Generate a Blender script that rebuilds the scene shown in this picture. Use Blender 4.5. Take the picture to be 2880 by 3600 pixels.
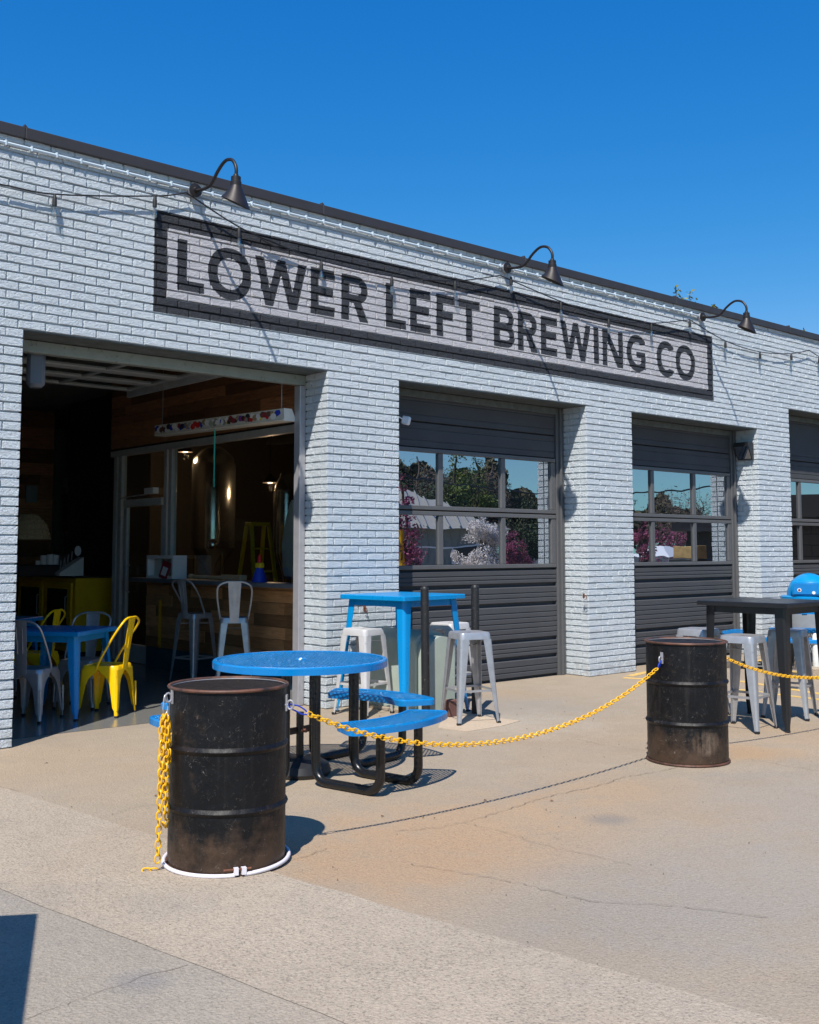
import bpy, math, random
import numpy as np
from mathutils import Vector, Matrix
R_ = math.radians
random.seed(7); np.random.seed(7)
scn = bpy.context.scene
for o in list(bpy.data.objects): bpy.data.objects.remove(o)

# ---------------------------------------------------------------- camera
F, PX, PY = 3800.0, 1440.0, 1631.65        # focal length and principal point of the photograph (2880 x 3600)
PITCH, YAW, ROLL = 0.0787447, 0.7235650, -0.0008177
EYE = Vector((0, 0, 1.53))
_f = Vector((math.sin(YAW)*math.cos(PITCH), math.cos(YAW)*math.cos(PITCH), math.sin(PITCH)))
_r0 = Vector((math.cos(YAW), -math.sin(YAW), 0)); _u0 = _r0.cross(_f)
_r = _r0*math.cos(ROLL)+_u0*math.sin(ROLL); _u = -_r0*math.sin(ROLL)+_u0*math.cos(ROLL)
def ray(x, y): return _f*F+_r*(x-PX)-_u*(y-PY)
def onplane(x, y, ax, val):
    g = ray(x, y); return EYE+g*((val-EYE[ax])/g[ax])
def G(x, y, z=0): return onplane(x, y, 2, z)
def proj(p):
    d = Vector(p)-EYE; z = d.dot(_f); return PX+F*d.dot(_r)/z, PY-F*d.dot(_u)/z
cam = bpy.data.cameras.new('camera'); co = bpy.data.objects.new('camera', cam); scn.collection.objects.link(co)
m = Matrix((( _r.x, _u.x, -_f.x), (_r.y, _u.y, -_f.y), (_r.z, _u.z, -_f.z))).to_4x4(); m.translation = EYE
co.matrix_world = m
cam.sensor_fit = 'VERTICAL'; cam.sensor_height = 36.0; cam.lens = F/3600*36
cam.shift_y = -(1800-PY)/3600; cam.clip_start = .05; cam.clip_end = 2000
scn.camera = co
scn.render.resolution_x = 819; scn.render.resolution_y = 1024

# ---------------------------------------------------------------- sky, sun, exposure
SUN = Vector((1.386, 1.0, -2.33)).normalized()
w = bpy.data.worlds.new('World'); scn.world = w; w.use_nodes = True
nt = w.node_tree; nt.nodes.clear()
sky = nt.nodes.new('ShaderNodeTexSky'); sky.sky_type = 'NISHITA'; sky.sun_disc = False
sky.sun_elevation = R_(53.7); sky.sun_rotation = R_(234.2); sky.air_density = 1.0; sky.dust_density = .1; sky.ozone_density = 2.2; sky.altitude = 300
hs = nt.nodes.new('ShaderNodeHueSaturation'); hs.inputs['Saturation'].default_value = 1.30; hs.inputs['Value'].default_value = 1.0; hs.inputs['Hue'].default_value = .497
bg = nt.nodes.new('ShaderNodeBackground'); bg.inputs['Strength'].default_value = .105
wo = nt.nodes.new('ShaderNodeOutputWorld')
nt.links.new(sky.outputs[0], hs.inputs['Color'])
sc_ = nt.nodes.new('ShaderNodeSeparateColor'); cc_ = nt.nodes.new('ShaderNodeCombineColor'); nt.links.new(hs.outputs[0], sc_.inputs[0])
for i_, (k_, g_) in enumerate(((.50, 1.80), (1.02, .90), (2.34, .555))):
    p_ = nt.nodes.new('ShaderNodeMath'); p_.operation = 'POWER'; nt.links.new(sc_.outputs[i_], p_.inputs[0]); p_.inputs[1].default_value = g_
    q_ = nt.nodes.new('ShaderNodeMath'); q_.operation = 'MULTIPLY'; nt.links.new(p_.outputs[0], q_.inputs[0]); q_.inputs[1].default_value = k_; nt.links.new(q_.outputs[0], cc_.inputs[i_]); outs_ = globals().setdefault('outs_', []); outs_.append(q_)
cap_ = nt.nodes.new('ShaderNodeMath'); cap_.operation = 'MULTIPLY'; cap_.inputs[1].default_value = .50; nt.links.new(outs_[1].outputs[0], cap_.inputs[0])   # a clear sky never turns redder than this
mn_ = nt.nodes.new('ShaderNodeMath'); mn_.operation = 'MINIMUM'; nt.links.new(outs_[0].outputs[0], mn_.inputs[0]); nt.links.new(cap_.outputs[0], mn_.inputs[1]); nt.links.new(mn_.outputs[0], cc_.inputs[0])
nt.links.new(cc_.outputs[0], bg.inputs[0]); nt.links.new(bg.outputs[0], wo.inputs[0])
sl = bpy.data.lights.new('sun', 'SUN'); sl.energy = 5.0; sl.angle = R_(.53); sl.color = (1, .955, .88)
so = bpy.data.objects.new('sun', sl); scn.collection.objects.link(so); so.rotation_euler = SUN.to_track_quat('-Z', 'Y').to_euler(); so.location = (-10, -8, 25)
vs = scn.view_settings; vs.view_transform = 'Standard'; vs.look = 'None'; vs.gamma = 1; vs.exposure = 0.30; vs.use_curve_mapping = False

# ---------------------------------------------------------------- helpers
COL = scn.collection
class MB:
    def __init__(s): s.v = []; s.f = []
    def quad(s, a, b, c, d):
        n = len(s.v); s.v += [tuple(a), tuple(b), tuple(c), tuple(d)]; s.f.append((n, n+1, n+2, n+3)); return s
    def box(s, x0, x1, y0, y1, z0, z1):
        n = len(s.v); s.v += [(x0,y0,z0),(x1,y0,z0),(x1,y1,z0),(x0,y1,z0),(x0,y0,z1),(x1,y0,z1),(x1,y1,z1),(x0,y1,z1)]
        s.f += [(n,n+3,n+2,n+1),(n+4,n+5,n+6,n+7),(n,n+1,n+5,n+4),(n+1,n+2,n+6,n+5),(n+2,n+3,n+7,n+6),(n+3,n,n+4,n+7)]; return s
    def bbox(s, x0, x1, y0, y1, z0, z1, b=.005):      # box with bevelled edges
        n = len(s.v); P = []
        for k, zz in ((0, z0), (1, z0+b), (1, z1-b), (0, z1)):
            e = b*(1-k)
            c = b
            P.append([(x0+e+c*k, y0+e, zz), (x1-e-c*k, y0+e, zz), (x1-e, y0+e+c*k, zz), (x1-e, y1-e-c*k, zz), (x1-e-c*k, y1-e, zz), (x0+e+c*k, y1-e, zz), (x0+e, y1-e-c*k, zz), (x0+e, y0+e+c*k, zz)])
        for r in P: s.v += r
        for i in range(3):
            for j in range(8): s.f.append((n+i*8+j, n+i*8+(j+1) % 8, n+(i+1)*8+(j+1) % 8, n+(i+1)*8+j))
        s.f.append(tuple(n+7-j for j in range(8))); s.f.append(tuple(n+24+j for j in range(8))); return s
    def bar(s, a, b, wd, th=None, up=(0, 0, 1)):
        a = Vector(a); b = Vector(b); th = th or wd; d = (b-a).normalized(); u = Vector(up)
        x = d.cross(u)
        if x.length < 1e-4: x = d.cross(Vector((1, 0, 0)))
        x.normalize(); y = x.cross(d); n = len(s.v)
        for p in (a, b):
            for i, j in ((-1,-1),(1,-1),(1,1),(-1,1)): s.v.append(tuple(p+x*(i*wd/2)+y*(j*th/2)))
        s.f += [(n,n+1,n+2,n+3),(n+7,n+6,n+5,n+4),(n,n+4,n+5,n+1),(n+1,n+5,n+6,n+2),(n+2,n+6,n+7,n+3),(n+3,n+7,n+4,n)]; return s
    def tube(s, pts, r, seg=10, closed=False, caps=True):
        pts = [Vector(p) for p in pts]; N = len(pts); n0 = len(s.v)
        rs = r if isinstance(r, (list, tuple)) else [r]*N
        prev = None
        for i, p in enumerate(pts):
            if closed: d = pts[(i+1) % N]-pts[i-1]
            else: d = pts[min(i+1, N-1)]-pts[max(i-1, 0)]
            d.normalize()
            if prev is None:
                x = d.cross(Vector((0, 0, 1)))
                if x.length < .05: x = d.cross(Vector((0, 1, 0)))
            else: x = prev-d*prev.dot(d)
            x.normalize(); prev = x; y = d.cross(x)
            for k in range(seg):
                a = 2*math.pi*k/seg; s.v.append(tuple(p+(x*math.cos(a)+y*math.sin(a))*rs[i]))
        for i in range(N if closed else N-1):
            j = (i+1) % N
            for k in range(seg): s.f.append((n0+i*seg+k, n0+i*seg+(k+1) % seg, n0+j*seg+(k+1) % seg, n0+j*seg+k))
        if caps and not closed:
            s.f.append(tuple(n0+seg-1-k for k in range(seg))); s.f.append(tuple(n0+(N-1)*seg+k for k in range(seg)))
        return s
    def lathe(s, prof, c=(0, 0, 0), seg=48, capb=True, capt=True):
        n0 = len(s.v)
        for r, z in prof:
            for k in range(seg):
                a = 2*math.pi*k/seg; s.v.append((c[0]+r*math.cos(a), c[1]+r*math.sin(a), c[2]+z))
        for i in range(len(prof)-1):
            for k in range(seg): s.f.append((n0+i*seg+k, n0+i*seg+(k+1) % seg, n0+(i+1)*seg+(k+1) % seg, n0+(i+1)*seg+k))
        if capb: s.f.append(tuple(n0+seg-1-k for k in range(seg)))
        if capt: s.f.append(tuple(n0+(len(prof)-1)*seg+k for k in range(seg)))
        return s
    def prism(s, poly, z0, z1):                       # poly ccw in XY
        n = len(s.v); k = len(poly); s.v += [(x, y, z0) for x, y in poly]+[(x, y, z1) for x, y in poly]
        s.f.append(tuple(n+k-1-i for i in range(k))); s.f.append(tuple(n+k+i for i in range(k)))
        for i in range(k): s.f.append((n+i, n+(i+1) % k, n+k+(i+1) % k, n+k+i))
        return s
    def loft(s, rings, cap=True):
        n = len(s.v); k = len(rings[0])
        for r in rings: s.v += [tuple(p) for p in r]
        for i in range(len(rings)-1):
            for j in range(k): s.f.append((n+i*k+j, n+i*k+(j+1) % k, n+(i+1)*k+(j+1) % k, n+(i+1)*k+j))
        if cap: s.f.append(tuple(n+k-1-j for j in range(k))); s.f.append(tuple(n+(len(rings)-1)*k+j for j in range(k)))
        return s
    def xf(s, M):
        s.v = [tuple(M @ Vector(v)) for v in s.v]; return s
    def mesh(s, name, mat, smooth=False):
        me = bpy.data.meshes.new(name); me.from_pydata(s.v, [], s.f)
        if mat: me.materials.append(mat)
        if smooth:
            me.polygons.foreach_set('use_smooth', [True]*len(me.polygons)); me.set_sharp_from_angle(angle=R_(38))
        me.update(); return me
    def obj(s, name, mat, parent=None, smooth=False, kind=None):
        o = bpy.data.objects.new(name, s.mesh(name, mat, smooth)); COL.objects.link(o)
        if parent: o.parent = parent
        if kind: o['kind'] = kind
        return o
def tag(o, label=None, cat=None, group=None, kind=None):
    if label: o['label'] = label
    if cat: o['category'] = cat
    if group: o['group'] = group
    if kind: o['kind'] = kind
    return o
def thing(name, label, cat, loc=(0, 0, 0), rz=0, group=None):
    o = bpy.data.objects.new(name, None); COL.objects.link(o); o.location = loc; o.rotation_euler = (0, 0, rz); o.empty_display_size = .1
    return tag(o, label, cat, group)
def link_mesh(name, me, parent=None, loc=None):
    o = bpy.data.objects.new(name, me); COL.objects.link(o)
    if parent: o.parent = parent
    if loc: o.location = loc
    return o
def dup(root, loc=None, rz=None, label=None, group=None):
    def cp(o, par):
        c = o.copy(); COL.objects.link(c)
        if par: c.parent = par
        for ch in KIDS.get(o, ()): cp(ch, c)
        return c
    KIDS = {}
    st = [root]
    while st:
        o = st.pop(); KIDS[o] = list(o.children); st += KIDS[o]
    r = cp(root, None)
    if loc is not None: r.location = loc
    if rz is not None: r.rotation_euler = (0, 0, rz)
    if label: r['label'] = label
    if group: r['group'] = group
    return r
def smooth_path(pts, n=8):
    P = [Vector(p) for p in pts]; out = []
    for i in range(len(P)-1):
        p0 = P[max(i-1, 0)]; p1 = P[i]; p2 = P[i+1]; p3 = P[min(i+2, len(P)-1)]
        for k in range(n):
            t = k/n; out.append(.5*((2*p1)+(p2-p0)*t+(2*p0-5*p1+4*p2-p3)*t*t+(3*p1-3*p2+p3-p0)*t**3))
    return out+[P[-1]]

# ---------------------------------------------------------------- materials
class NT:
    def __init__(s, name):
        s.m = bpy.data.materials.new(name); s.m.use_nodes = True; s.t = s.m.node_tree; s.b = s.t.nodes['Principled BSDF']
        s.geo = s.t.nodes.new('ShaderNodeNewGeometry')
    def n(s, t, **kw):
        x = s.t.nodes.new('ShaderNode'+t)
        for k, v in kw.items():
            if k[0] == 'i': x.inputs[int(k[1:])].default_value = v
            else: setattr(x, k, v)
        return x
    def l(s, a, b): s.t.links.new(a, b)
    def noise(s, scale, detail=3, vec=None, rough=.55, dist=0):
        x = s.n('TexNoise'); x.inputs['Scale'].default_value = scale; x.inputs['Detail'].default_value = detail; x.inputs['Roughness'].default_value = rough; x.inputs['Distortion'].default_value = dist
        s.l(vec or s.geo.outputs['Position'], x.inputs['Vector']); return x.outputs['Fac']
    def ramp(s, fac, a, b):                              # linear remap a..b -> 0..1
        x = s.n('MapRange', clamp=True); x.inputs[1].default_value = a; x.inputs[2].default_value = b; s.l(fac, x.inputs[0]); return x.outputs[0]
    def mix(s, fac, a, b, mode='MIX'):
        x = s.n('MixRGB', blend_type=mode)
        for i, v in ((0, fac), (1, a), (2, b)):
            if hasattr(v, 'is_output') or isinstance(v, bpy.types.NodeSocket): s.l(v, x.inputs[i])
            else: x.inputs[i].default_value = v if i == 0 else (*v[:3], 1)
        return x.outputs[0]
    def math(s, op, a, b=0., c=None):
        x = s.n('Math', operation=op)
        for i, v in ((0, a), (1, b), (2, c)):
            if v is None: continue
            if isinstance(v, bpy.types.NodeSocket): s.l(v, x.inputs[i])
            else: x.inputs[i].default_value = v
        return x.outputs[0]
    def bump(s, h, dist, strength=1.):
        x = s.n('Bump'); x.inputs['Strength'].default_value = strength; x.inputs['Distance'].default_value = dist; s.l(h, x.inputs['Height']); s.l(x.outputs[0], s.b.inputs['Normal']); return x
    def set(s, color=None, rough=None, metal=None, spec=None):
        for k, v in (('Base Color', color), ('Roughness', rough), ('Metallic', metal), ('Specular IOR Level', spec)):
            if v is None: continue
            if isinstance(v, bpy.types.NodeSocket): s.l(v, s.b.inputs[k])
            else: s.b.inputs[k].default_value = (*v, 1) if k == 'Base Color' else v
        return s.m
def paint(name, c, rough=.4, metal=0., var=.12, scale=9., bump=0., dirt=None, spec=.5):
    t = NT(name); nz = t.noise(scale, 4)
    col = t.mix(t.ramp(nz, .35, .7), c, tuple(x*(1-var) for x in c))
    if dirt:
        d = t.ramp(t.noise(scale*2.3, 6, rough=.7), dirt[1], dirt[1]+.12); col = t.mix(d, col, dirt[0])
    if bump: t.bump(t.noise(bump[0], 3), bump[1])
    rr = t.math('MULTIPLY_ADD', nz, .25, rough-.1)
    return t.set(col, rr, metal, spec)
def c8(r, g, b):
    f = lambda x: ((x/255+.055)/1.055)**2.4 if x > 10 else x/255/12.92
    return (f(r), f(g), f(b))

SX0, SX1, SZ0, SZ1 = 4.465, 13.115, 3.597, 4.507          # painted sign
def sign_image():
    W, H = 3460, 364
    X = np.linspace(SX0, SX1, W, endpoint=False)[None, :]+np.zeros((H, 1)); Z = np.linspace(SZ0, SZ1, H, endpoint=False)[:, None]+np.zeros((1, W))
    K = np.zeros((H, W), bool)
    B, T, s, hb = 3.827, 4.287, .098, .094
    def rect(a, b, c, d): K[(X >= a) & (X <= b) & (Z >= c) & (Z <= d)] = True
    def poly(pts):
        ins = np.zeros((H, W), bool); n = len(pts)
        for i in range(n):
            x1, z1 = pts[i]; x2, z2 = pts[(i+1) % n]
            if z1 == z2: continue
            ins ^= ((z1 > Z) != (z2 > Z)) & (X < (x2-x1)*(Z-z1)/(z2-z1)+x1)
        K[ins] = True
    def ell(a, b, c, d): return ((X-(a+b)/2)/((b-a)/2))**2+((Z-(c+d)/2)/((d-c)/2))**2 <= 1
    def sup(a, b, c, d, p=2.5): return np.abs((X-(a+b)/2)/((b-a)/2))**p+np.abs((Z-(c+d)/2)/((d-c)/2))**p <= 1
    def L(a, b): rect(a, a+s, B, T); rect(a, b, B, B+hb)
    def E(a, b): rect(a, a+s, B, T); rect(a, b, B, B+hb); rect(a, b, T-hb, T); rect(a, b-.02, 4.015, 4.105)
    def Fl(a, b): rect(a, a+s, B, T); rect(a, b, T-hb, T); rect(a, b-.02, 4.01, 4.10)
    def Tt(a, b): rect(a, b, T-hb, T); m = (a+b)/2; rect(m-s/2, m+s/2, B, T)
    def O(a, b):
        K[sup(a, b, B-.012, T+.012, 2.15) & ~sup(a+s, b-s, B+.085, T-.085, 2.1)] = True
    def bowl(a, b, c, d, th=.088):
        r = (d-c)/2; o = ((X <= b-r) & (X >= a) & (Z >= c) & (Z <= d)) | (ell(b-2*r, b, c, d) & (X >= b-r))
        i = ((X <= b-r) & (X >= a) & (Z >= c+th) & (Z <= d-th)) | (ell(b-2*r+th, b-th, c+th, d-th) & (X >= b-r))
        K[o & ~i] = True
    def Rr(a, b): bowl(a, b-.01, 4.005, T); rect(a, a+s, B, T); poly([(a+.13, 4.05), (a+.235, 4.05), (b, B), (b-.113, B)])
    def Bb(a, b): bowl(a, b-.02, 4.02, T, .082); bowl(a, b, B, 4.10, .084); rect(a, a+s, B, T)
    def Ww(a, b):
        w = b-a; t = .1; q1 = a+w*.27; q2 = b-w*.27; m = (a+b)/2; bt = .045
        poly([(a, T), (a+t, T), (q1+bt, B), (q1-bt, B)]); poly([(m-bt, T), (m+bt, T), (q1+bt, B), (q1-bt, B)])
        poly([(m-bt, T), (m+bt, T), (q2+bt, B), (q2-bt, B)]); poly([(b-t, T), (b, T), (q2+bt, B), (q2-bt, B)])
    def N(a, b): rect(a, a+s*.95, B, T); rect(b-s*.95, b, B, T); poly([(a, T), (a+.115, T), (b, B), (b-.115, B)])
    def C(a, b, g=False):
        o = sup(a, b+.05, B-.012, T+.012, 2.15) & ~sup(a+s, b+.05-s, B+.085, T-.085, 2.1)
        cut = (X > (a+b)/2+.04) & (np.abs(Z-4.057) < .115+(X-(a+b)/2-.04)*.18) & (X > b-.145) if not g else (X > b-.12) & (Z > 4.03) & (Z < 4.17+(X-b+.1)*.2)
        K[o & ~cut & (X < b+(.0 if not g else .0))] = True
        if g: rect(b-.19, b, 4.0, 4.08); rect(b-s, b, B+.03, 4.08)
    L(4.694, 4.967); O(5.007, 5.47); Ww(5.508, 6.107); E(6.154, 6.45); Rr(6.535, 6.885)
    L(7.115, 7.388); E(7.448, 7.742); Fl(7.83, 8.10); Tt(8.16, 8.49)
    Bb(8.717, 9.061); Rr(9.113, 9.45); E(9.512, 9.805); Ww(9.863, 10.437); rect(10.494, 10.59, B, T); N(10.667, 11.08); C(11.157, 11.555, True)
    C(11.80, 12.18); O(12.225, 12.681)
    K |= (X < 4.595) | (X > 12.982) | (Z < 3.731) | (Z > 4.360)
    img = bpy.data.images.new('painted_sign_mask', W, H, alpha=False, float_buffer=False); img.colorspace_settings.name = 'Non-Color'
    px = np.zeros((H, W, 4), np.float32); px[..., :3] = K[..., None]; px[..., 3] = 1
    img.pixels.foreach_set(px.ravel()); img.update(); img.pack(); return img

def brick_material():
    t = NT('painted_brick'); P = t.geo.outputs['Position']
    sp = t.n('SeparateXYZ'); t.l(P, sp.inputs[0])
    u = t.ramp(sp.outputs[0], SX0, SX1); v = t.ramp(sp.outputs[2], SZ0, SZ1)
    cb = t.n('CombineXYZ'); t.l(u, cb.inputs[0]); t.l(v, cb.inputs[1])
    im = t.n('TexImage'); im.image = sign_image(); im.extension = 'EXTEND'; t.l(cb.outputs[0], im.inputs[0])
    ins = t.math('MULTIPLY', t.math('GREATER_THAN', sp.outputs[0], SX0), t.math('LESS_THAN', sp.outputs[0], SX1))
    ins = t.math('MULTIPLY', ins, t.math('MULTIPLY', t.math('GREATER_THAN', sp.outputs[2], SZ0), t.math('LESS_THAN', sp.outputs[2], SZ1)))
    ins = t.math('MULTIPLY', ins, t.math('LESS_THAN', sp.outputs[1], 8.6))
    big = t.noise(1.1, 3); fine = t.noise(55, 5, rough=.7)
    wall = t.mix(t.ramp(big, .3, .72), (.735, .785, .825), (.67, .73, .775))
    dm_ = t.n('Mapping'); dm_.inputs['Scale'].default_value = (14, 14, .8); t.l(P, dm_.inputs[0]); drip = t.noise(1, 4, vec=dm_.outputs[0])
    wall = t.mix(t.math('MULTIPLY', t.ramp(drip, .56, .74), .22), wall, (.42, .47, .48))
    wall = t.mix(t.math('MULTIPLY', t.ramp(t.noise(4.5, 2), .40, .66), .25), wall, (.72, .80, .82))
    wall = t.mix(t.math('MULTIPLY', t.ramp(fine, .60, .74), .5), wall, (.34, .38, .40))
    pink = t.mix(t.ramp(fine, .62, .74), (.62, .60, .62), (.42, .41, .43))
    blk = t.mix(t.ramp(fine, .45, .75), (.030, .032, .040), (.075, .078, .09))
    edge = t.math('ADD', im.outputs['Color'], t.math('MULTIPLY', t.math('SUBTRACT', t.noise(90, 2), .5), .35))
    sg = t.mix(t.ramp(edge, .38, .62), pink, blk)
    col = t.mix(ins, wall, sg)
    # splash dirt at the foot of the wall
    low = t.math('MULTIPLY', t.math('SUBTRACT', 1., t.ramp(sp.outputs[2], .0, .22)), t.ramp(t.noise(9, 5, rough=.7), .42, .68))
    col = t.mix(t.math('MULTIPLY', low, .75), col, (.33, .29, .25))
    # rough split face: vertical wire-cut grain plus pits
    mp = t.n('Mapping'); mp.inputs['Scale'].default_value = (240, 240, 60); t.l(P, mp.inputs[0])
    grain = t.noise(1, 2, vec=mp.outputs[0]); pits = t.noise(120, 4, rough=.75); lump = t.noise(28, 2)
    mid_ = t.noise(62, 3, rough=.7)
    h = t.math('ADD', t.math('MULTIPLY', grain, .6), t.math('ADD', t.math('MULTIPLY', pits, 1.0), t.math('ADD', t.math('MULTIPLY', mid_, 1.5), t.math('MULTIPLY', lump, .9))))
    t.bump(h, .016)
    return t.set(col, .62, 0, .35)
M = {}
M['brick'] = brick_material()
M['wallside'] = paint('painted_wall', (.62, .70, .77), .7, var=.08)
M['cap'] = paint('dark_bronze_metal', (.040, .034, .034), .5, 0, var=.2, scale=4)
M['soffit'] = paint('soffit_steel', (.10, .115, .11), .55, 0, var=.35, scale=12, dirt=((.05, .045, .035), .55))
M['doorgrey'] = paint('charcoal_door_paint', (.074, .075, .080), .6, 0, var=.10, scale=3, bump=(300, .0004), spec=.12)
M['doorframe'] = paint('door_trim_grey', (.105, .104, .106), .45, 0, var=.1, scale=4)
M['steel'] = paint('galvanised_steel', (.42, .41, .43), .35, .35, var=.15, scale=10)
M['conduit'] = paint('painted_conduit', (.58, .67, .73), .35, .0, var=.1)
M['lamp'] = paint('bronze_lamp', (.028, .022, .02), .42, .3, var=.3, scale=20)
M['rubber'] = paint('black_rubber', (.012, .012, .013), .6)
M['cord'] = paint('black_cord', (.01, .01, .012), .5)
M['blue'] = paint('blue_plastisol', (.000, .190, .50), .24, 0, var=.06, spec=.6)
M['bluemesh'] = paint('blue_plastisol_mesh', (.000, .21, .53), .14, 0, var=.06, spec=1., bump=(85, .016))
M['bluemetal'] = paint('blue_powdercoat', (.001, .24, .56), .28, 0, var=.07, dirt=((.006, .16, .40), .66))
M['yellowchair'] = paint('yellow_powdercoat', (.95, .55, .004), .25, 0, var=.06)
M['yellowcab'] = paint('yellow_cabinet', (.95, .54, .01), .45, 0, var=.1)
M['chain'] = paint('yellow_plastic', (.88, .47, .01), .38, 0, var=.18, scale=40)
M['blackpipe'] = paint('black_pipe', (.007, .007, .008), .28, 0, var=.2, scale=30)
M['blacktable'] = paint('black_powdercoat', (.012, .012, .014), .30, 0, var=.2)
M['stool'] = paint('brushed_silver', (.47, .47, .485), .36, .55, var=.18, scale=14, dirt=((.28, .27, .26), .66))
M['stoolwhite'] = paint('weathered_light_metal', (.60, .58, .57), .45, .2, var=.15, scale=14, dirt=((.33, .30, .28), .64))
M['bollard'] = paint('worn_black_bollard', (.012, .011, .011), .5, 0, var=.3, scale=18, dirt=((.16, .14, .13), .6))
M['green'] = paint('pale_green_cabinet', (.38, .43, .37), .5, 0, var=.12, scale=5)
M['brown'] = paint('brown_brick', (.16, .075, .06), .8, 0, var=.3, bump=(120, .002))
M['white'] = paint('white_plastic', (.82, .82, .83), .35, 0, var=.05)
M['whitecloth'] = paint('white_cloth', (.75, .75, .74), .9, 0, var=.12)
M['frame'] = paint('aluminium_frame', (.62, .66, .67), .4, .2, var=.1)
M['darkplastic'] = paint('dark_plastic', (.02, .02, .022), .4)
M['red'] = paint('maroon_print', (.30, .03, .045), .5)
M['bluedeep'] = paint('deep_blue', (.02, .06, .55), .5)
M['purered'] = paint('bright_red', (.6, .02, .02), .5)
M['yellow'] = paint('bright_yellow', (.75, .55, .02), .5)
M['teal'] = paint('teal_rope', (.03, .5, .42), .7)
M['tank'] = paint('stainless_tank', (.55, .54, .52), .16, .95, var=.06, scale=4)
M['wicker'] = paint('wicker', (.42, .32, .18), .8, var=.4, scale=60)
M['basketgrey'] = paint('grey_basket', (.33, .33, .32), .7, var=.3, scale=60)
M['speaker'] = paint('grey_speaker', (.13, .145, .17), .4, .0, var=.1)
M['binliner'] = paint('clear_liner', (.35, .36, .38), .12, 0, var=.5, scale=40, bump=(60, .006), spec=.9)
M['sidewhite'] = paint('white_post', (.7, .7, .66), .5, var=.2)
M['bark'] = paint('bark', (.10, .075, .055), .9, var=.4, scale=20, bump=(40, .01))
M['roofmetal'] = paint('grey_metal_roof', (.42, .40, .36), .4, .0, var=.1)
M['siding'] = paint('grey_siding', (.22, .24, .23), .7, var=.1)
M['asphalt'] = paint('asphalt', (.06, .06, .062), .9, var=.2, scale=3, bump=(200, .002))
M['bulb'] = None

def drum_mat(scuff=None):
    t = NT('black_drum_paint'); tc = t.n('TexCoord'); P = tc.outputs['Object']; sp = t.n('SeparateXYZ'); t.l(P, sp.inputs[0])
    n1 = t.noise(5.5, 6, vec=P, rough=.7); n2 = t.noise(26, 6, vec=P, rough=.75)
    mp = t.n('Mapping'); mp.inputs['Scale'].default_value = (22, 22, 1.2); t.l(P, mp.inputs[0]); st = t.noise(1, 4, vec=mp.outputs[0])
    col = t.mix(t.ramp(n1, .35, .7), (.003, .003, .004), (.007, .0065, .007))
    col = t.mix(t.math('MULTIPLY', t.ramp(st, .56, .75), .5), col, (.034, .029, .027))
    low = t.math('SUBTRACT', 1., t.ramp(sp.outputs[2], .0, .30))
    r = t.ramp(t.math('ADD', n1, t.math('MULTIPLY', low, .42)), .60, .86)
    col = t.mix(t.math('MULTIPLY', r, .72), col, (.085, .050, .030))
    col = t.mix(t.math('MULTIPLY', t.ramp(n2, .66, .72), t.ramp(n1, .48, .6)), col, (.19, .12, .085))
    sc = t.noise(9, 2, vec=P, dist=3.5); scr = t.math('SUBTRACT', 1., t.ramp(t.math('ABSOLUTE', t.math('SUBTRACT', sc, .5)), 0., .006))
    col = t.mix(t.math('MULTIPLY', scr, t.ramp(n2, .5, .62)), col, (.22, .19, .17))
    if scuff:
        mp2 = t.n('Mapping'); mp2.inputs['Location'].default_value = tuple(-c for c in scuff); t.l(P, mp2.inputs[0]); mp3 = t.n('Mapping'); mp3.inputs['Scale'].default_value = (1, 1, 1.25); t.l(mp2.outputs[0], mp3.inputs[0])
        ln = t.n('VectorMath', operation='LENGTH'); t.l(mp3.outputs[0], ln.inputs[0])
        d = t.math('ADD', ln.outputs['Value'], t.math('MULTIPLY', t.math('SUBTRACT', n2, .5), .16))
        mk = t.math('MULTIPLY', t.math('SUBTRACT', 1., t.ramp(d, .085, .125)), t.ramp(t.math('ADD', st, t.math('MULTIPLY', n2, .5)), .62, .92))
        col = t.mix(t.math('MULTIPLY', mk, .6), col, (.24, .17, .12))
    t.bump(t.math('ADD', t.noise(3.2, 3, vec=P), t.math('MULTIPLY', n2, .12)), .02)
    return t.set(col, t.math('MULTIPLY_ADD', n2, .45, .25), 0, .28)
M['drum'] = drum_mat(); M['drum2'] = drum_mat((-.286, .05, .165))
def rust_mat(name, base, rust, a):
    t = NT(name); tc = t.n('TexCoord'); P = tc.outputs['Object']
    n1 = t.noise(7, 6, vec=P, rough=.7)
    return t.set(t.mix(t.ramp(n1, a, a+.2), base, rust), .55, .1, .5)
M['rim'] = rust_mat('rusty_rim', (.03, .02, .018), (.15, .062, .035), .38)
M['drumlid'] = rust_mat('drum_lid', (.20, .20, .21), (.34, .15, .08), .50)
M['ring'] = rust_mat('white_ring', (.72, .68, .72), (.30, .20, .15), .66)
M['rust'] = rust_mat('rust_bolt', (.12, .04, .02), (.22, .09, .05), .4)

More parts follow.
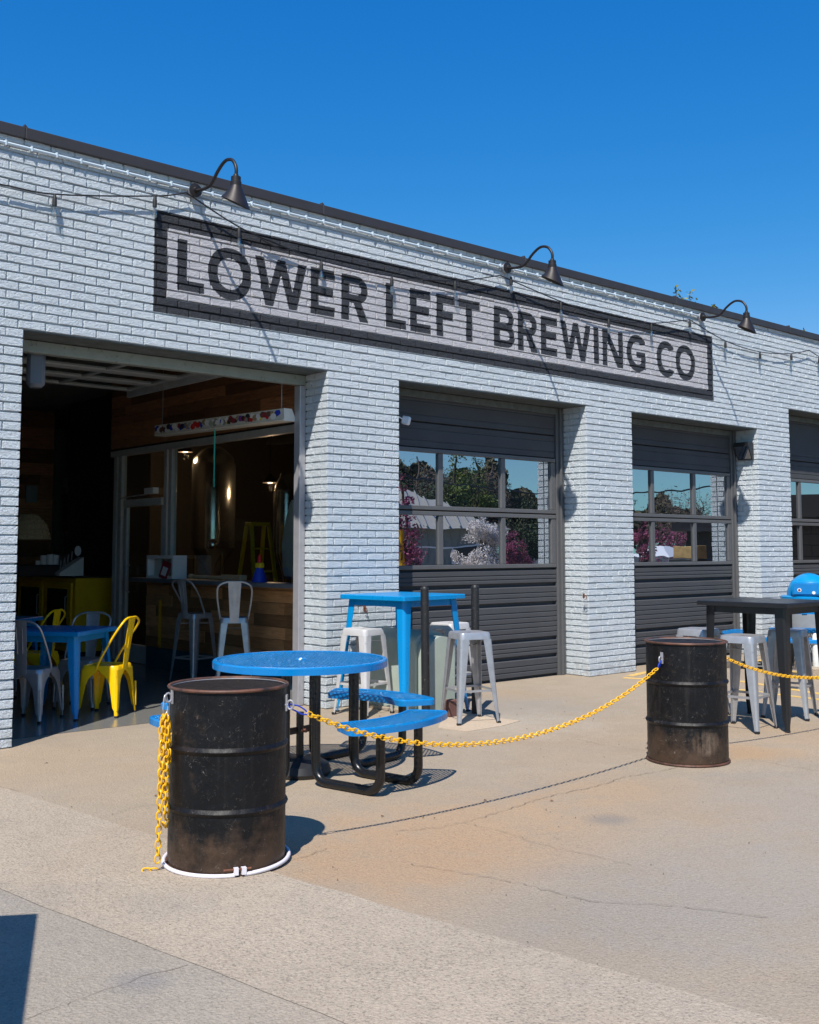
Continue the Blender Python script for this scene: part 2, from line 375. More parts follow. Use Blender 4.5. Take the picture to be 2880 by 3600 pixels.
def wood_mat(name, a, b, sc):
    t = NT(name); mp = t.n('Mapping'); mp.inputs['Scale'].default_value = sc; tc = t.n('TexCoord'); t.l(t.geo.outputs['Position'], mp.inputs[0])
    oi = t.n('ObjectInfo'); rnd = oi.outputs['Random']
    col = t.mix(t.ramp(t.noise(1, 5, vec=mp.outputs[0], dist=1.2), .3, .7), a, b)
    hv = t.n('HueSaturation'); t.l(col, hv.inputs['Color']); t.l(t.math('MULTIPLY_ADD', rnd, 1.1, .42), hv.inputs['Value'])
    return t.set(hv.outputs[0], .6)
M['plank'] = wood_mat('reclaimed_plank', (.42, .20, .09), (.22, .10, .045), (4, 4, 40))
M['barplank'] = wood_mat('bar_plank', (.62, .31, .13), (.40, .19, .08), (4, 4, 40))
M['paddle'] = wood_mat('paddle_wood', (.45, .32, .2), (.35, .22, .12), (20, 5, 20))

def mk_glass(name, refl, tint=(.77, .82, .90), base=(.010, .013, .014)):
    t = NT(name); out = t.t.nodes['Material Output']
    gl = t.n('BsdfGlossy'); gl.inputs['Color'].default_value = (*tint, 1); gl.inputs['Roughness'].default_value = 0.0
    t.b.inputs['Base Color'].default_value = (*base, 1); t.b.inputs['Roughness'].default_value = .02; t.b.inputs['Specular IOR Level'].default_value = .0
    mx = t.n('MixShader'); mx.inputs[0].default_value = refl
    t.l(t.b.outputs[0], mx.inputs[1]); t.l(gl.outputs[0], mx.inputs[2]); t.l(mx.outputs[0], out.inputs[0])
    nz = t.noise(2.3, 1); bp = t.n('Bump'); bp.inputs['Distance'].default_value = .0012; t.l(nz, bp.inputs['Height']); t.l(bp.outputs[0], gl.inputs['Normal'])
    return t.m
M['glass'] = mk_glass('insulated_door_glass', .56)
def mk_clear(name, mixf=.08):
    t = NT(name); out = t.t.nodes['Material Output']
    gl = t.n('BsdfGlossy'); gl.inputs['Roughness'].default_value = 0.
    tr = t.n('BsdfTransparent'); tr.inputs[0].default_value = (.86, .9, .89, 1)
    mx = t.n('MixShader'); mx.inputs[0].default_value = mixf
    t.l(tr.outputs[0], mx.inputs[1]); t.l(gl.outputs[0], mx.inputs[2]); t.l(mx.outputs[0], out.inputs[0]); return t.m
M['clear'] = mk_clear('clear_partition_glass', .07)
M['bulb'] = mk_clear('clear_bulb_glass', .25)

CR = (.375, .302, .222)
def concrete(name, c1, c2, agg=0., gloss=.85, blobs=(), sc=1.):
    t = NT(name); P = t.geo.outputs['Position']
    n1 = t.noise(.55*sc, 6, rough=.62); n2 = t.noise(3.2*sc, 6, rough=.66); n3 = t.noise(150, 3, rough=.6)
    col = t.mix(t.ramp(n1, .34, .66), c1, c2)
    col = t.mix(t.math('MULTIPLY', t.ramp(n2, .40, .74), .38), col, tuple(x*.70 for x in c1))
    col = t.mix(t.math('MULTIPLY', t.ramp(t.noise(1.5, 5, rough=.7), .55, .75), .35), col, tuple(min(1, x*1.25) for x in c2))
    ws = t.ramp(t.noise(.42, 4, rough=.6, dist=.6), .50, .66); gs_ = t.ramp(t.noise(.7, 5, rough=.65, dist=.4, vec=None), .56, .70)
    col = t.mix(t.math('MULTIPLY', ws, .26), col, (.40, .26, .145)); col = t.mix(t.math('MULTIPLY', gs_, .34), col, (.25, .232, .215))
    for (bx, by, r, bc, st) in blobs:
        vm = t.n('VectorMath', operation='DISTANCE'); t.l(P, vm.inputs[0]); vm.inputs[1].default_value = (bx, by, 0)
        d = t.math('ADD', vm.outputs['Value'], t.math('MULTIPLY', t.math('SUBTRACT', n2, .5), r*1.6))
        col = t.mix(t.math('MULTIPLY', t.math('SUBTRACT', 1., t.ramp(d, r*.25, r)), st), col, bc)
    n4 = t.noise(24, 5, rough=.75); n5 = t.noise(78, 3, rough=.65)
    col = t.mix(t.math('MULTIPLY', t.ramp(n4, .48, .72), .34), col, tuple(x*.55 for x in c1))
    col = t.mix(t.math('MULTIPLY', t.ramp(n5, .55, .66), .42 if agg < .9 else .72), col, tuple(x*.42 for x in c1))
    col = t.mix(t.math('MULTIPLY', t.ramp(n5, .44, .34), .22), col, tuple(min(1, x*1.5) for x in c1))
    col = t.mix(t.math('MULTIPLY', t.ramp(n3, .56, .70), .6), col, tuple(x*.42 for x in c1))
    col = t.mix(t.math('MULTIPLY', t.ramp(n3, .40, .27), .35), col, tuple(min(1, x*1.55) for x in c1))
    h = n3
    if agg:
        vo = t.n('TexVoronoi'); vo.inputs['Scale'].default_value = 70; t.l(P, vo.inputs['Vector'])
        cell = t.n('SeparateColor'); t.l(vo.outputs['Color'], cell.inputs[0])
        st = t.math('MULTIPLY', t.math('LESS_THAN', vo.outputs['Distance'], .40), t.math('GREATER_THAN', cell.outputs[0], .74))
        st = t.math('MULTIPLY', st, t.ramp(t.noise(1.3, 5, rough=.7), .44, .64))
        col = t.mix(t.math('MULTIPLY', st, agg*.45), col, (.10, .092, .095))
        st2 = t.math('MULTIPLY', t.math('LESS_THAN', vo.outputs['Distance'], .25), t.math('GREATER_THAN', cell.outputs[1], .93))
        col = t.mix(t.math('MULTIPLY', st2, agg*.25), col, (.62, .55, .45))
        h = t.math('ADD', n3, t.math('MULTIPLY', vo.outputs['Distance'], .8))
    t.bump(h, .0022 if not agg else .004)
    t.set(col, t.math('MULTIPLY_ADD', n2, .25, gloss-.12), 0, .3); return t.m

# ================================================================ SETTING: ground
stain = ((4.25, 4.35, 1.05, (.43, .265, .14), .6), (3.5, 4.1, .9, (.40, .25, .14), .6), (5.6, 4.4, .7, (.42, .27, .15), .5), (7.4, 4.55, .5, (.42, .25, .12), .6), (3.7, 2.9, .8, (.26, .23, .20), .5), (8.3, 4.2, 1.1, (.43, .29, .17), .45), (5.0, 3.95, .17, (.17, .165, .16), .55),
         (4.6, 2.6, 1.3, (.30, .27, .24), .5), (7.6, 7.4, 1.2, (.27, .255, .24), .45), (7.0, 6.6, .9, (.46, .40, .32), .4), (6.2, 3.2, 1.0, (.31, .28, .25), .45))
M['conc'] = concrete('concrete_pad', CR, (.345, .278, .205), blobs=stain, agg=.75)
M['concband'] = concrete('exposed_aggregate_concrete', (.43, .352, .268), (.37, .303, .232), agg=.95, sc=1.6)
M['concleft'] = concrete('grey_brown_concrete', (.35, .30, .24), (.31, .268, .218), agg=.3, blobs=((2.35, 2.95, .5, (.40, .32, .24), .5), (1.9, 3.6, .14, (.2, .19, .19), .6)))
MB().quad((-300, -300, -.02), (300, -300, -.02), (300, 300, -.02), (-300, 300, -.02)).obj('ground', M['asphalt'], kind='structure')
MB().quad((-12, -14, 0), (34, -14, 0), (34, 8.80, 0), (-12, 8.80, 0)).obj('concrete_apron', M['conc'], kind='structure')
e1 = [(3.85, -6), (3.60, -2), (3.40, 1.0), (3.306, 1.98), (3.212, 2.82), (3.108, 3.52), (2.997, 4.37), (2.843, 5.89), (2.736, 7.1), (2.66, 8.40)]
e2 = [(2.75, -6), (2.60, -2), (2.42, 1.0), (2.33, 1.98), (2.234, 2.887), (2.17, 3.40), (2.06, 4.10), (1.936, 4.99), (1.82, 5.9), (1.6, 8.40)]
def edge_interp(e, n=160):
    ys = np.linspace(-6, 8.40, n); xs = np.interp(ys, [p[1] for p in e], [p[0] for p in e])
    rr = np.random.RandomState(3+len(e)+int(e[0][0]*10)); jit = np.convolve(rr.randn(n), np.ones(3)/3, 'same')*.006
    return [(x+j, y) for x, y, j in zip(xs, ys, jit)]
E1, E2 = edge_interp(e1), edge_interp(e2)
mb = MB()
for i in range(len(E1)-1): mb.quad((E2[i][0], E2[i][1], .005), (E1[i][0], E1[i][1], .005), (E1[i+1][0], E1[i+1][1], .005), (E2[i+1][0], E2[i+1][1], .005))
for i in range(len(E1)-1): mb.quad((E1[i][0], E1[i][1], .005), (E1[i][0], E1[i][1], -.01), (E1[i+1][0], E1[i+1][1], -.01), (E1[i+1][0], E1[i+1][1], .005))
mb.obj('driveway_strip', M['concband'], kind='structure')
mb = MB()
for i in range(len(E2)-1): mb.quad((-6, E2[i][1], .0042), (E2[i][0]-.0015, E2[i][1], .0042), (E2[i+1][0]-.0015, E2[i+1][1], .0042), (-6, E2[i+1][1], .0042))
mb.obj('driveway_slab', M['concleft'], kind='structure')
M['patch'] = concrete('light_patch_concrete', (.52, .41, .30), (.48, .38, .28))
mb = MB(); pp = [G(1540, 2560), G(1640, 2573), G(1765, 2553), G(1830, 2535), G(1700, 2520), G(1560, 2520)]
mb.prism([(p.x, p.y) for p in pp], .0005, .004); mb.obj('concrete_patch', M['patch'], kind='structure')
# cracks
M['crack'] = paint('crack_dark', (.20, .16, .125), .95, var=.3, scale=30)
rc = random.Random(5)
def crack(pts, w0=.0035, z=.0062, wob=.012):
    P = [G(*p, 0) for p in pts]; out = []
    for a, b in zip(P, P[1:]):
        n = max(2, int((b-a).length/.035))
        for k in range(n): out.append(a.lerp(b, k/n)+Vector((rc.uniform(-wob, wob), rc.uniform(-wob, wob), 0)))
    out.append(P[-1]); mb = MB()
    for i in range(len(out)-1):
        a, b = out[i], out[i+1]; d = (b-a).normalized(); nrm = Vector((-d.y, d.x, 0)); wa = w0*.62*(.35+rc.random()*.9)/2
        mb.quad((a-nrm*wa).to_tuple()[:2]+(z,), (b-nrm*wa).to_tuple()[:2]+(z,), (b+nrm*wa).to_tuple()[:2]+(z,), (a+nrm*wa).to_tuple()[:2]+(z,))
    return mb.obj('pavement_crack', M['crack'], kind='structure')
crack([(2390, 2700), (2200, 2733), (2100, 2765), (1960, 2795), (1865, 2822), (1770, 2852), (1700, 2875), (1630, 2895), (1520, 2915), (1380, 2925)], .007)
crack([(1630, 2895), (1700, 2910), (1800, 2935), (1880, 2965), (1960, 2985), (2080, 3008), (2220, 3045)], .004)
crack([(1440, 3040), (1560, 3060), (1720, 3088), (1860, 3115), (1960, 3145), (2080, 3172), (2240, 3178), (2400, 3192), (2560, 3210), (2700, 3228)], .006)
crack([(940, 3060), (1010, 3030), (1100, 3005), (1150, 2985)], .005)
crack([(0, 2768), (80, 2786)], .008)
crack([(345, 2878), (400, 2864), (470, 2842), (560, 2828)], .004)
crack([(90, 3590), (190, 3550), (330, 3502), (440, 3462), (540, 3425), (660, 3397)], .0045, .0062)
crack([(2030, 2600), (2110, 2618), (2200, 2632), (2270, 2640)], .006)
crack([(2640, 2672), (2740, 2690), (2880, 2712)], .006)
# grit and leaves scattered on the concrete
mb = MB()
for k in range(260):
    x = rc.uniform(1.4, 9.5); y = rc.uniform(2.6, 8.2); s = rc.uniform(.002, .006); a = rc.uniform(0, 6.28)
    c, sn = math.cos(a)*s, math.sin(a)*s
    mb.loft([[(x-c, y-sn, .004), (x+sn*.6, y-c*.6, .004), (x+c, y+sn, .004), (x-sn*.6, y+c*.6, .004)], [(x-c*.4, y-sn*.4, .004+s*1.2), (x+sn*.2, y-c*.2, .004+s*1.2), (x+c*.4, y+sn*.4, .004+s*1.2), (x-sn*.2, y+c*.2, .004+s*1.2)]])
mb.obj('loose_grit', paint('grit', (.30, .26, .22), .9, var=.8, scale=3), kind='stuff')
mb = MB()
for k in range(46):
    if k < 24: p = G(rc.uniform(1160, 1900), rc.uniform(2440, 2520)); x, y = p.x, p.y
    else: x = rc.uniform(2.2, 8.5); y = rc.uniform(3.4, 8.2)
    s = rc.uniform(.008, .018); a = rc.uniform(0, 6.28); c, sn = math.cos(a)*s, math.sin(a)*s
    mb.quad((x-c, y-sn, .006), (x+sn*.4, y-c*.4, .012), (x+c, y+sn, .007), (x-sn*.4, y+c*.4, .006))
mb.obj('fallen_leaves', paint('dry_leaf', (.16, .07, .035), .8, var=.5, scale=5), kind='stuff')
# yellow parking lines on the right
M['line'] = paint('yellow_line_paint', (.72, .46, .12), .7, var=.25, scale=10, dirt=((.40, .32, .22), .52))
def line(a, b, wd=.1):
    a = G(*a); b = G(*b); d = (b-a).normalized(); n = Vector((-d.y, d.x, 0))*wd/2; mb = MB()
    mb.prism([((a-n).x, (a-n).y), ((b-n).x, (b-n).y), ((b+n).x, (b+n).y), ((a+n).x, (a+n).y)], .001, .0045); return mb.obj('parking_line', M['line'], kind='structure')
line((2193, 2383), (2290, 2390)); line((2215, 2377), (2300, 2358)); line((2600, 2395), (2960, 2452)); line((2600, 2425), (2960, 2470), .08); line((2640, 2330), (2960, 2400), .09); line((2600, 2340), (2720, 2312), .08)

# ================================================================ BUILDING
WY = 8.423; ZC = .0747; BL = .2175; ZL = 44*ZC; ZL4 = 49*ZC; ZT = 65*ZC; DY = 8.80
OPEN = [(3.33, 6.367, ZL), (7.296, 10.327, ZL), (11.237, 14.235, ZL), (15.143, 18.15, ZL4)]
XL, XR = .2, 20.5
bld = thing('brewery_building', 'long pale blue painted brick brewery with black lettered sign and roll-up garage doors', 'building')
wall = MB()
yb = WY+.017; yi = DY-.02
edges = [XL]+[v for o in OPEN for v in o[:2]]+[XR]
for i in range(0, len(edges), 2):
    a, b = edges[i], edges[i+1]; top = ZL if i < 6 else ZL4
    wall.box(a+(.014 if i else 0), b-(.014 if i < len(edges)-2 else 0), yb, yi, -.02, ZL)
wall.box(XL, 15.133, yb, yi, ZL+.002, ZT); wall.box(18.16, XR, yb, yi, ZL+.002, ZT); wall.box(15.133+.001, 18.16-.001, yb, yi, ZL4+.002, ZT)
wall_o = wall.obj('wall', M['brick'], bld)
# side, back and roof of the building
sh = MB(); sh.box(XL, XL+.25, yi+.002, 21, -.02, ZT); sh.box(XR-.25, XR, yi+.002, 21, -.02, ZT); sh.box(XL, XR, 21.002, 21.25, -.02, ZT); sh.obj('side_wall', M['wallside'], bld)
MB().box(XL+.26, XR-.26, yi+.003, 20.99, 4.55, 4.75).obj('roof', M['cap'], bld)
# bricks
rb = random.Random(11)
def brick_verts(x0, x1, y0, y1, z0, z1, ch=.0045, j=.0026):
    J = lambda: rb.uniform(-j, j)
    fo = J()*1.6
    o = [(x0, y1, z0), (x1, y1, z0), (x1, y1, z1), (x0, y1, z1)]
    mid = [(x0+J(), y0+ch, z0+J()), (x1+J(), y0+ch, z0+J()), (x1+J(), y0+ch, z1+J()*.5), (x0+J(), y0+ch, z1+J()*.5)]
    fr = [(x0+ch+J(), y0+fo+J()*.5, z0+ch*.8+J()), (x1-ch+J(), y0+fo+J()*.5, z0+ch*.8+J()), (x1-ch+J(), y0+fo+J()*.5, z1-ch*.8+J()), (x0+ch+J(), y0+fo+J()*.5, z1-ch*.8+J())]
    return o+mid+fr
BF = [(0,1,5,4),(1,2,6,5),(2,3,7,6),(3,0,4,7),(4,5,9,8),(5,6,10,9),(6,7,11,10),(7,4,8,11),(8,9,10,11)]
bricks = []; fills = []
JT = .0130
for k in range(65):
    z0 = k*ZC+JT*.5; z1 = (k+1)*ZC-JT*.5; zc = (z0+z1)/2
    sp = [XL]
    for a, b, zt in OPEN:
        if zc < zt: sp += [a, b]
    sp.append(XR)
    off = (k % 2)*BL/2+.03
    for i in range(0, len(sp), 2):
        a, b = sp[i], sp[i+1]; fills.append((a+.004, b-.004, WY+.0120, WY+.09, z0+.0015, z1-.0015))
        js = [a]; n = math.floor((a-off)/BL)+1
        while off+n*BL < b:
            x = off+n*BL+rb.uniform(-.007, .007)
            if x-a > .055 and b-x > .05: js.append(x)
            n += 1
        js.append(b)
        for q in range(len(js)-1):
            x0 = js[q]+(.0060 if q else 0); x1 = js[q+1]-(.0060 if q < len(js)-2 else 0)
            dz = rb.uniform(-.0012, .0012)
            bricks.append((x0, x1, WY, WY+.1, z0+dz, z1+dz))
def vis_area(b):
    xa, ya = proj((b[0], WY, b[4])); xb, yb_ = proj((b[1], WY, b[5]))
    if xa < -5 or xb > 2885 or min(ya, yb_) < 0: return 0
    if xa < 0: return 0
    return (xb-xa)*abs(ya-yb_)
order = sorted(range(len(bricks)), key=lambda i: -vis_area(bricks[i]))
top300 = set(order[:290])
variants = []
for q in range(8):
    me = bpy.data.meshes.new('brick'); me.from_pydata([(x, y, z) for x, y, z in brick_verts(-.5*BL, .5*BL, 0, .1, -.032, .032)], [], BF); me.materials.append(M['brick']); variants.append(me)
mb = MB()
for fb in fills: mb.box(*fb)
for i, b in enumerate(bricks):
    if i in top300:
        o = bpy.data.objects.new('brick', variants[rb.randrange(8)]); COL.objects.link(o); o.parent = wall_o
        o.location = ((b[0]+b[1])/2, WY+rb.uniform(-.0015, .0015), (b[4]+b[5])/2); o.scale = ((b[1]-b[0])/BL, 1, (b[5]-b[4])/.064)
    else:
        n = len(mb.v); mb.v += brick_verts(*b); mb.f += [tuple(n+c for c in f) for f in BF]
# reveal bricks (both sides of each opening)
for a, b_, zt in OPEN:
    for k in range(int(round(zt/ZC))):
        z0 = k*ZC+JT*.5; z1 = (k+1)*ZC-JT*.5
        ys = WY+.1+JT; cuts = [ys, ys+.10, yi+.03] if k % 2 else [ys, ys+.155, yi+.03]
        for q in range(len(cuts)-1):
            ya, yb2 = cuts[q]+(JT if q else 0), cuts[q+1]
            for X, sgn in ((b_, 1), (a, -1)):
                vv = brick_verts(-(yb2-ya)/2, (yb2-ya)/2, 0, .06, z0, z1, .005, .0016); n = len(mb.v)
                mb.v += [(X+sgn*y, (ya+yb2)/2-sgn*x, z) for x, y, z in vv]; mb.f += [tuple(n+c for c in f) for f in BF]
mb.obj('brickwork', M['brick'], wall_o, kind='stuff')
# parapet cap in folded sections with raised seams
seams = [-.6, 3.29, 6.28, 9.22, 12.23, 15.2, 18.2, 21]
for a, b in zip(seams, seams[1:]):
    a = max(a, XL-.04); b = min(b, XR+.04)
    c = MB(); c.bbox(a+.002, b-.002, WY-.035, WY+.33, ZT-.025, ZT+.068, .004); cp = c.obj('parapet_cap', M['cap'], bld)
    if b < 20: s_ = MB(); s_.prism([(-.012, 0), (.03, 0), (.0, .03)], -.03, .02); s_.xf(Matrix.Translation((b, WY-.0, ZT+.068)) @ Matrix.Rotation(R_(90), 4, 'X')); s_.obj('seam', M['cap'], cp)
# soffits & steel lintels
for a, b, zt in OPEN:
    MB().box(a+.001, b-.001, WY+.012, DY-.03, zt-.008, zt+.001).obj('lintel', M['soffit'], bld)
# conduit with clips along the top of the wall
cz = 4.762
def wpt(x, y, d=0.): return onplane(x, y, 1, WY-d)
lampX = [4.835, 8.895, 12.816]
cn = MB()
cn.tube([(XL, WY-.02, cz+.0), (12.80, WY-.02, cz-.012)], .014, 8); cd = cn.obj('conduit', M['conduit'], bld, True)
for i in range(60):
    x = XL+.2+i*.21
    if x < 12.7: MB().box(x, x+.012, WY-.038, WY+.004, cz-.024, cz+.018).obj('clip', M['conduit'], cd) if (2.6 < x) else None
# wall hooks on the piers
for (x, y) in ((1281, 2138), (2052, 2095)):
    p = wpt(x, y); h = MB(); h.box(p.x-.014, p.x+.014, WY-.006, WY+.003, p.z-.03, p.z+.03); h.tube([(p.x, WY-.006, p.z+.01), (p.x, WY-.04, p.z), (p.x, WY-.045, p.z-.035), (p.x, WY-.015, p.z-.045)], .005, 8); h.obj('wall_hook', M['rust'], bld, True)

# ---- overhead garage doors
def garage_door(a, b, zt, mull, rows, ztop_panel):
    d = MB().box(a+.004, b-.004, DY+.045, DY+.075, .004, zt-.02).obj('garage_door', M['doorgrey'], bld)
    fl = lambda x0, x1, z0, z1, pr=.0: MB().bbox(x0, x1, DY-.004-pr, DY+.043, z0, z1, .004)
    xa, xb = a+.01, b-.15
    # ribbed sections
    zr = [z for z in rows]
    for (z0, z1) in zr:
        p = MB(); n = max(2, round((z1-z0)/.075))
        prof = [(DY+.044, z0), (DY+.044, z0+.022), (DY+.004, z0+.026)]
        za, zb_ = z0+.026, z1-.030; hh = (zb_-za)/n
        for i in range(n):
            zb = za+hh*i; ze = zb+hh
            prof += [(DY+.001, zb+.003), (DY+.001, ze-.016)]+([(DY+.010, ze-.006), (DY+.010, ze+.0005)] if i < n-1 else [])
        prof += [(DY+.001, z1-.028), (DY+.040, z1-.010), (DY+.044, z1)]
        v = [(xa, y, z) for y, z in prof]+[(xb, y, z) for y, z in prof]; k = len(prof)
        p.v = v; p.f = [(i, k+i, k+i+1, i+1) for i in range(k-1)]
        p.obj('panel', M['doorgrey'], d)
    # glazed sections
    zg = [(1.31, 1.95), (1.965, ztop_panel)]
    for (z0, z1) in zg:
        r1 = .045; lo, hi = z0+r1, z1-r1
        fl(xa, xb, z0, lo, .004).obj('rail', M['doorframe'], d); fl(xa, xb, hi, z1, .004).obj('rail', M['doorframe'], d)
        xs = [xa]+list(mull)+[xb]
        for m_ in [xa+.035]+list(mull)+[xb-.045]: fl(m_-.035, m_+.035 if m_ < xb-.05 else xb, lo+.002, hi-.002, -.002).obj('stile', M['doorframe'], d)
        mm = [xa+.07]+[c for m_ in mull for c in (m_-.035, m_+.035)]+[xb-.08]
        for i in range(0, len(mm), 2): MB().box(mm[i]+.001, mm[i+1]-.001, DY+.026, DY+.034, lo+.001, hi-.001).obj('pane', M['glass'], d)
    # jambs
    MB().bbox(b-.145, b+.0, DY-.02, DY+.07, 0.002, zt-.01, .004).obj('door_jamb', M['doorframe'], bld)
    MB().bbox(b-.10, b-.075, DY-.05, DY-.021, 0.002, zt-.01, .003).obj('door_track', M['doorframe'], bld)
    MB().bbox(a+.004, b-.15, DY-.03, DY+.0, zt-.09, zt-.012, .004).obj('door_header', M['soffit'], bld)
lowrows = [(.006, .245), (.25, .455), (.46, .655), (.66, .865), (.87, 1.10), (1.105, 1.305)]
lowrows = [(.006, .245), (.25, .452), (.457, .872), (.877, 1.102), (1.107, 1.305)]
lowrows = [(.006, .247), (.252, .455), (.46, .87), (.878, 1.105)]
lowrows = [(.006, .246), (.248, .452), (.454, .874), (.876, 1.102), (1.104, 1.305)]
uprows = [(2.665, 2.93), (2.935, 3.20)]
garage_door(*OPEN[1], (8.242, 9.25), lowrows, uprows and 2.645)
garage_door(*OPEN[2], (12.18, 13.165), lowrows, 2.645)
garage_door(*OPEN[3], (16.10, 17.12), lowrows, 2.645)
# plain upper sections of the doors
for a, b, zt in OPEN[1:]:
    for z0, z1 in ((2.65, 2.93), (2.935, zt-.05)):
        p = MB(); xa, xb = a+.012, b-.152
        prof = [(DY+.035, z0), (DY+.006, z0+.008), (DY+.006, z0+.07), (DY+.012, z0+.074), (DY+.012, z0+.082), (DY+.006, z0+.086), (DY+.006, z1-.08), (DY+.012, z1-.074), (DY+.012, z1-.066), (DY+.006, z1-.06), (DY+.006, z1-.008), (DY+.035, z1)]
        k = len(prof); p.v = [(xa, y, z) for y, z in prof]+[(xb, y, z) for y, z in prof]; p.f = [(i, k+i, k+i+1, i+1) for i in range(k-1)]
        p.obj('upper_panel', M['doorgrey'], bld)

# ================================================================ INTERIOR of the open bay
FX0, FX1, FY1 = .45, 7.0, 18.0
M['floorin'] = None
t = NT('polished_floor'); n1 = t.noise(1.2, 5); M['floorin'] = t.set(t.mix(t.ramp(n1, .3, .7), (.21, .205, .19), (.16, .16, .15)), t.math('MULTIPLY_ADD', n1, .22, .10), 0, .55)
t2 = NT('sealed_threshold')
MB().quad((XL+.25, 8.805, .001), (XR-.25, 8.805, .001), (XR-.25, 20.9, .001), (XL+.25, 20.9, .001)).obj('interior_floor', M['floorin'], kind='structure')
M['ceil'] = paint('dark_ceiling', (.30, .29, .27), .8)
MB().box(XL+.26, XR-.26, DY+.1, 20.9, 3.95, 4.0).obj('ceiling', M['ceil'], bld)
M['darkwall'] = paint('dark_wall', (.045, .037, .032), .7)
# inner skins of the front wall so daylight only enters by the opening
MB().box(6.40, 20.2, DY+.08, DY+.14, .003, 3.94).obj('inner_wall', M['darkwall'], bld)
MB().box(XL+.26, 6.398, DY+.08, DY+.14, 3.30, 3.94).obj('inner_wall', M['darkwall'], bld)
# plank-clad walls: back, and the wall above the partition
def planks(parent, axis, val, u0, u1, z0, z1, mat, name='plank', ph=.14, pl=1.4, flip=1, seed=1, th=.018):
    r = random.Random(seed); z = z0
    me = None
    while z < z1-.02:
        h = min(ph*r.choice((.8, 1., 1.25)), z1-z); u = u0-r.uniform(0, pl*.7)
        while u < u1:
            L = pl*r.uniform(.6, 1.3); a, b = max(u, u0), min(u+L, u1)
            if b-a > .04:
                m_ = MB(); t_ = th+r.uniform(0, .008)
                if axis == 0: m_.box(min(val, val+flip*t_), max(val, val+flip*t_), a+.002, b-.002, z+.002, z+h-.002)
                else: m_.box(a+.002, b-.002, min(val, val+flip*t_), max(val, val+flip*t_), z+.002, z+h-.002)
                m_.obj(name, mat, parent)
            u += L
        z += h
MB().box(7.56, 14.5, 17.0, 17.06, .003, 3.94).obj('added_rear_wall', M['darkwall'], bld); MB().box(7.56, 7.62, 14.43, 16.99, .003, 3.94).obj('added_return_wall', M['darkwall'], bld); MB().box(7.102, 7.62, 14.36, 14.42, .003, 3.94).obj('added_rear_wall', M['darkwall'], bld)  # walls added to stop pendant light leaking onto the bay's back wall
bw = MB().box(FX0, 7.7, 18.0, 18.1, .003, 3.94).obj('back_wall', M['darkwall'], bld)
planks(bw, 1, 17.998, 4.2, 7.7, .9, 3.9, M['plank'], ph=.2, pl=1.8, flip=-1, seed=3)
MB().box(XL+.262, XL+.30, DY+.15, 18, .003, 3.94).obj('inner_side_wall', M['whitecloth'], bld)  # unseen left wall, made pale to bounce light into the bay
# partition on the right of the bay: X = 7
PXn = 7.0
pt = MB().box(PXn, PXn+.1, DY+.15, 14.35, 2.93, 3.94).obj('partition', M['darkwall'], bld)
planks(pt, 0, PXn-.001, DY+.16, 14.34, 2.95, 3.93, M['plank'], ph=.16, pl=1.5, flip=-1, seed=8)
fr = lambda y0, y1, z0, z1, x0=PXn-.02, x1=PXn+.06: MB().bbox(x0, x1, y0, y1, z0, z1, .004)
fr(DY+.16, 14.35, 2.84, 2.925).obj('head_rail', M['frame'], pt)
yA = onplane(410, 1900, 0, PXn).y; 
def py(px): return onplane(px, 1900, 0, PXn).y
for x0, x1 in ((400, 412), (416, 428), (578, 588), (594, 605)): 
    fr(py(x1), py(x0), .003, 2.838).obj('mullion', M['frame'], pt)
dr = fr(py(570), py(436), 2.02+.1, 2.22).obj('glazed_door', M['frame'], pt)
# rest of the door
fr(py(446), py(436), .01, 2.11, PXn-.01, PXn+.04).obj('door_stile', M['frame'], pt); fr(py(578), py(568), .01, 2.11, PXn-.01, PXn+.04).obj('door_stile', M['frame'], pt); fr(py(566), py(448), .01, .25, PXn-.01, PXn+.04).obj('door_rail', M['frame'], pt)
MB().box(PXn-.10, PXn-.021, py(560), py(528), 2.27, 2.35).obj('door_closer', M['white'], pt)
mb = MB(); mb.tube([(PXn-.06, py(528), 2.27), (PXn-.2, py(500), 2.24), (PXn-.05, py(432), 2.24)], .008, 6); mb.obj('closer_arm', M['steel'], pt)
mb = MB(); mb.tube([(PXn-.02, py(462), .95), (PXn-.07, py(462), .97), (PXn-.07, py(462), 1.30), (PXn-.02, py(462), 1.32)], .012, 8); mb.obj('door_handle', M['steel'], pt, True)
MB().box(PXn+.015, PXn+.021, py(566), py(447), .26, 2.10).obj('pane', M['clear'], pt)
MB().box(PXn+.015, PXn+.021, py(575), py(430), 2.23, 2.835).obj('pane', M['clear'], pt)
MB().box(PXn+.015, PXn+.021, DY+.17, py(607), 1.2, 2.835).obj('pane', M['clear'], pt)
# bar below the partition glass
bar = thing('bar_counter', 'long plank-fronted bar with grey metal top under the interior window', 'bar counter', (PXn, 11, 0))
def rel(mb_, par): return mb_.xf(Matrix.Translation(-par.location))
yb0, yb1 = DY+.16, py(530)
rel(MB().bbox(PXn-.30, PXn-.022, yb0, yb1, 1.115, 1.165, .006), bar).obj('bar_top', paint('bar_top_metal', (.22, .24, .28), .3, .3), bar)
cr = rel(MB().box(PXn-.021, PXn+.08, yb0, yb1, .003, 1.11), bar).obj('core', M['darkwall'], bar)
r = random.Random(4); z = .26
while z < 1.10:
    h = min(.135, 1.11-z); y = yb0-r.uniform(0, .5)
    while y < yb1:
        L = r.uniform(.4, .95); a_, b_ = max(y, yb0), min(y+L, yb1)
        if b_-a_ > .03: rel(MB().box(PXn-.045-r.uniform(0, .01), PXn-.022, a_+.002, b_-.002, z+.002, z+h-.002), bar).obj('plank', M['barplank'], bar)
        y += L
    z += h
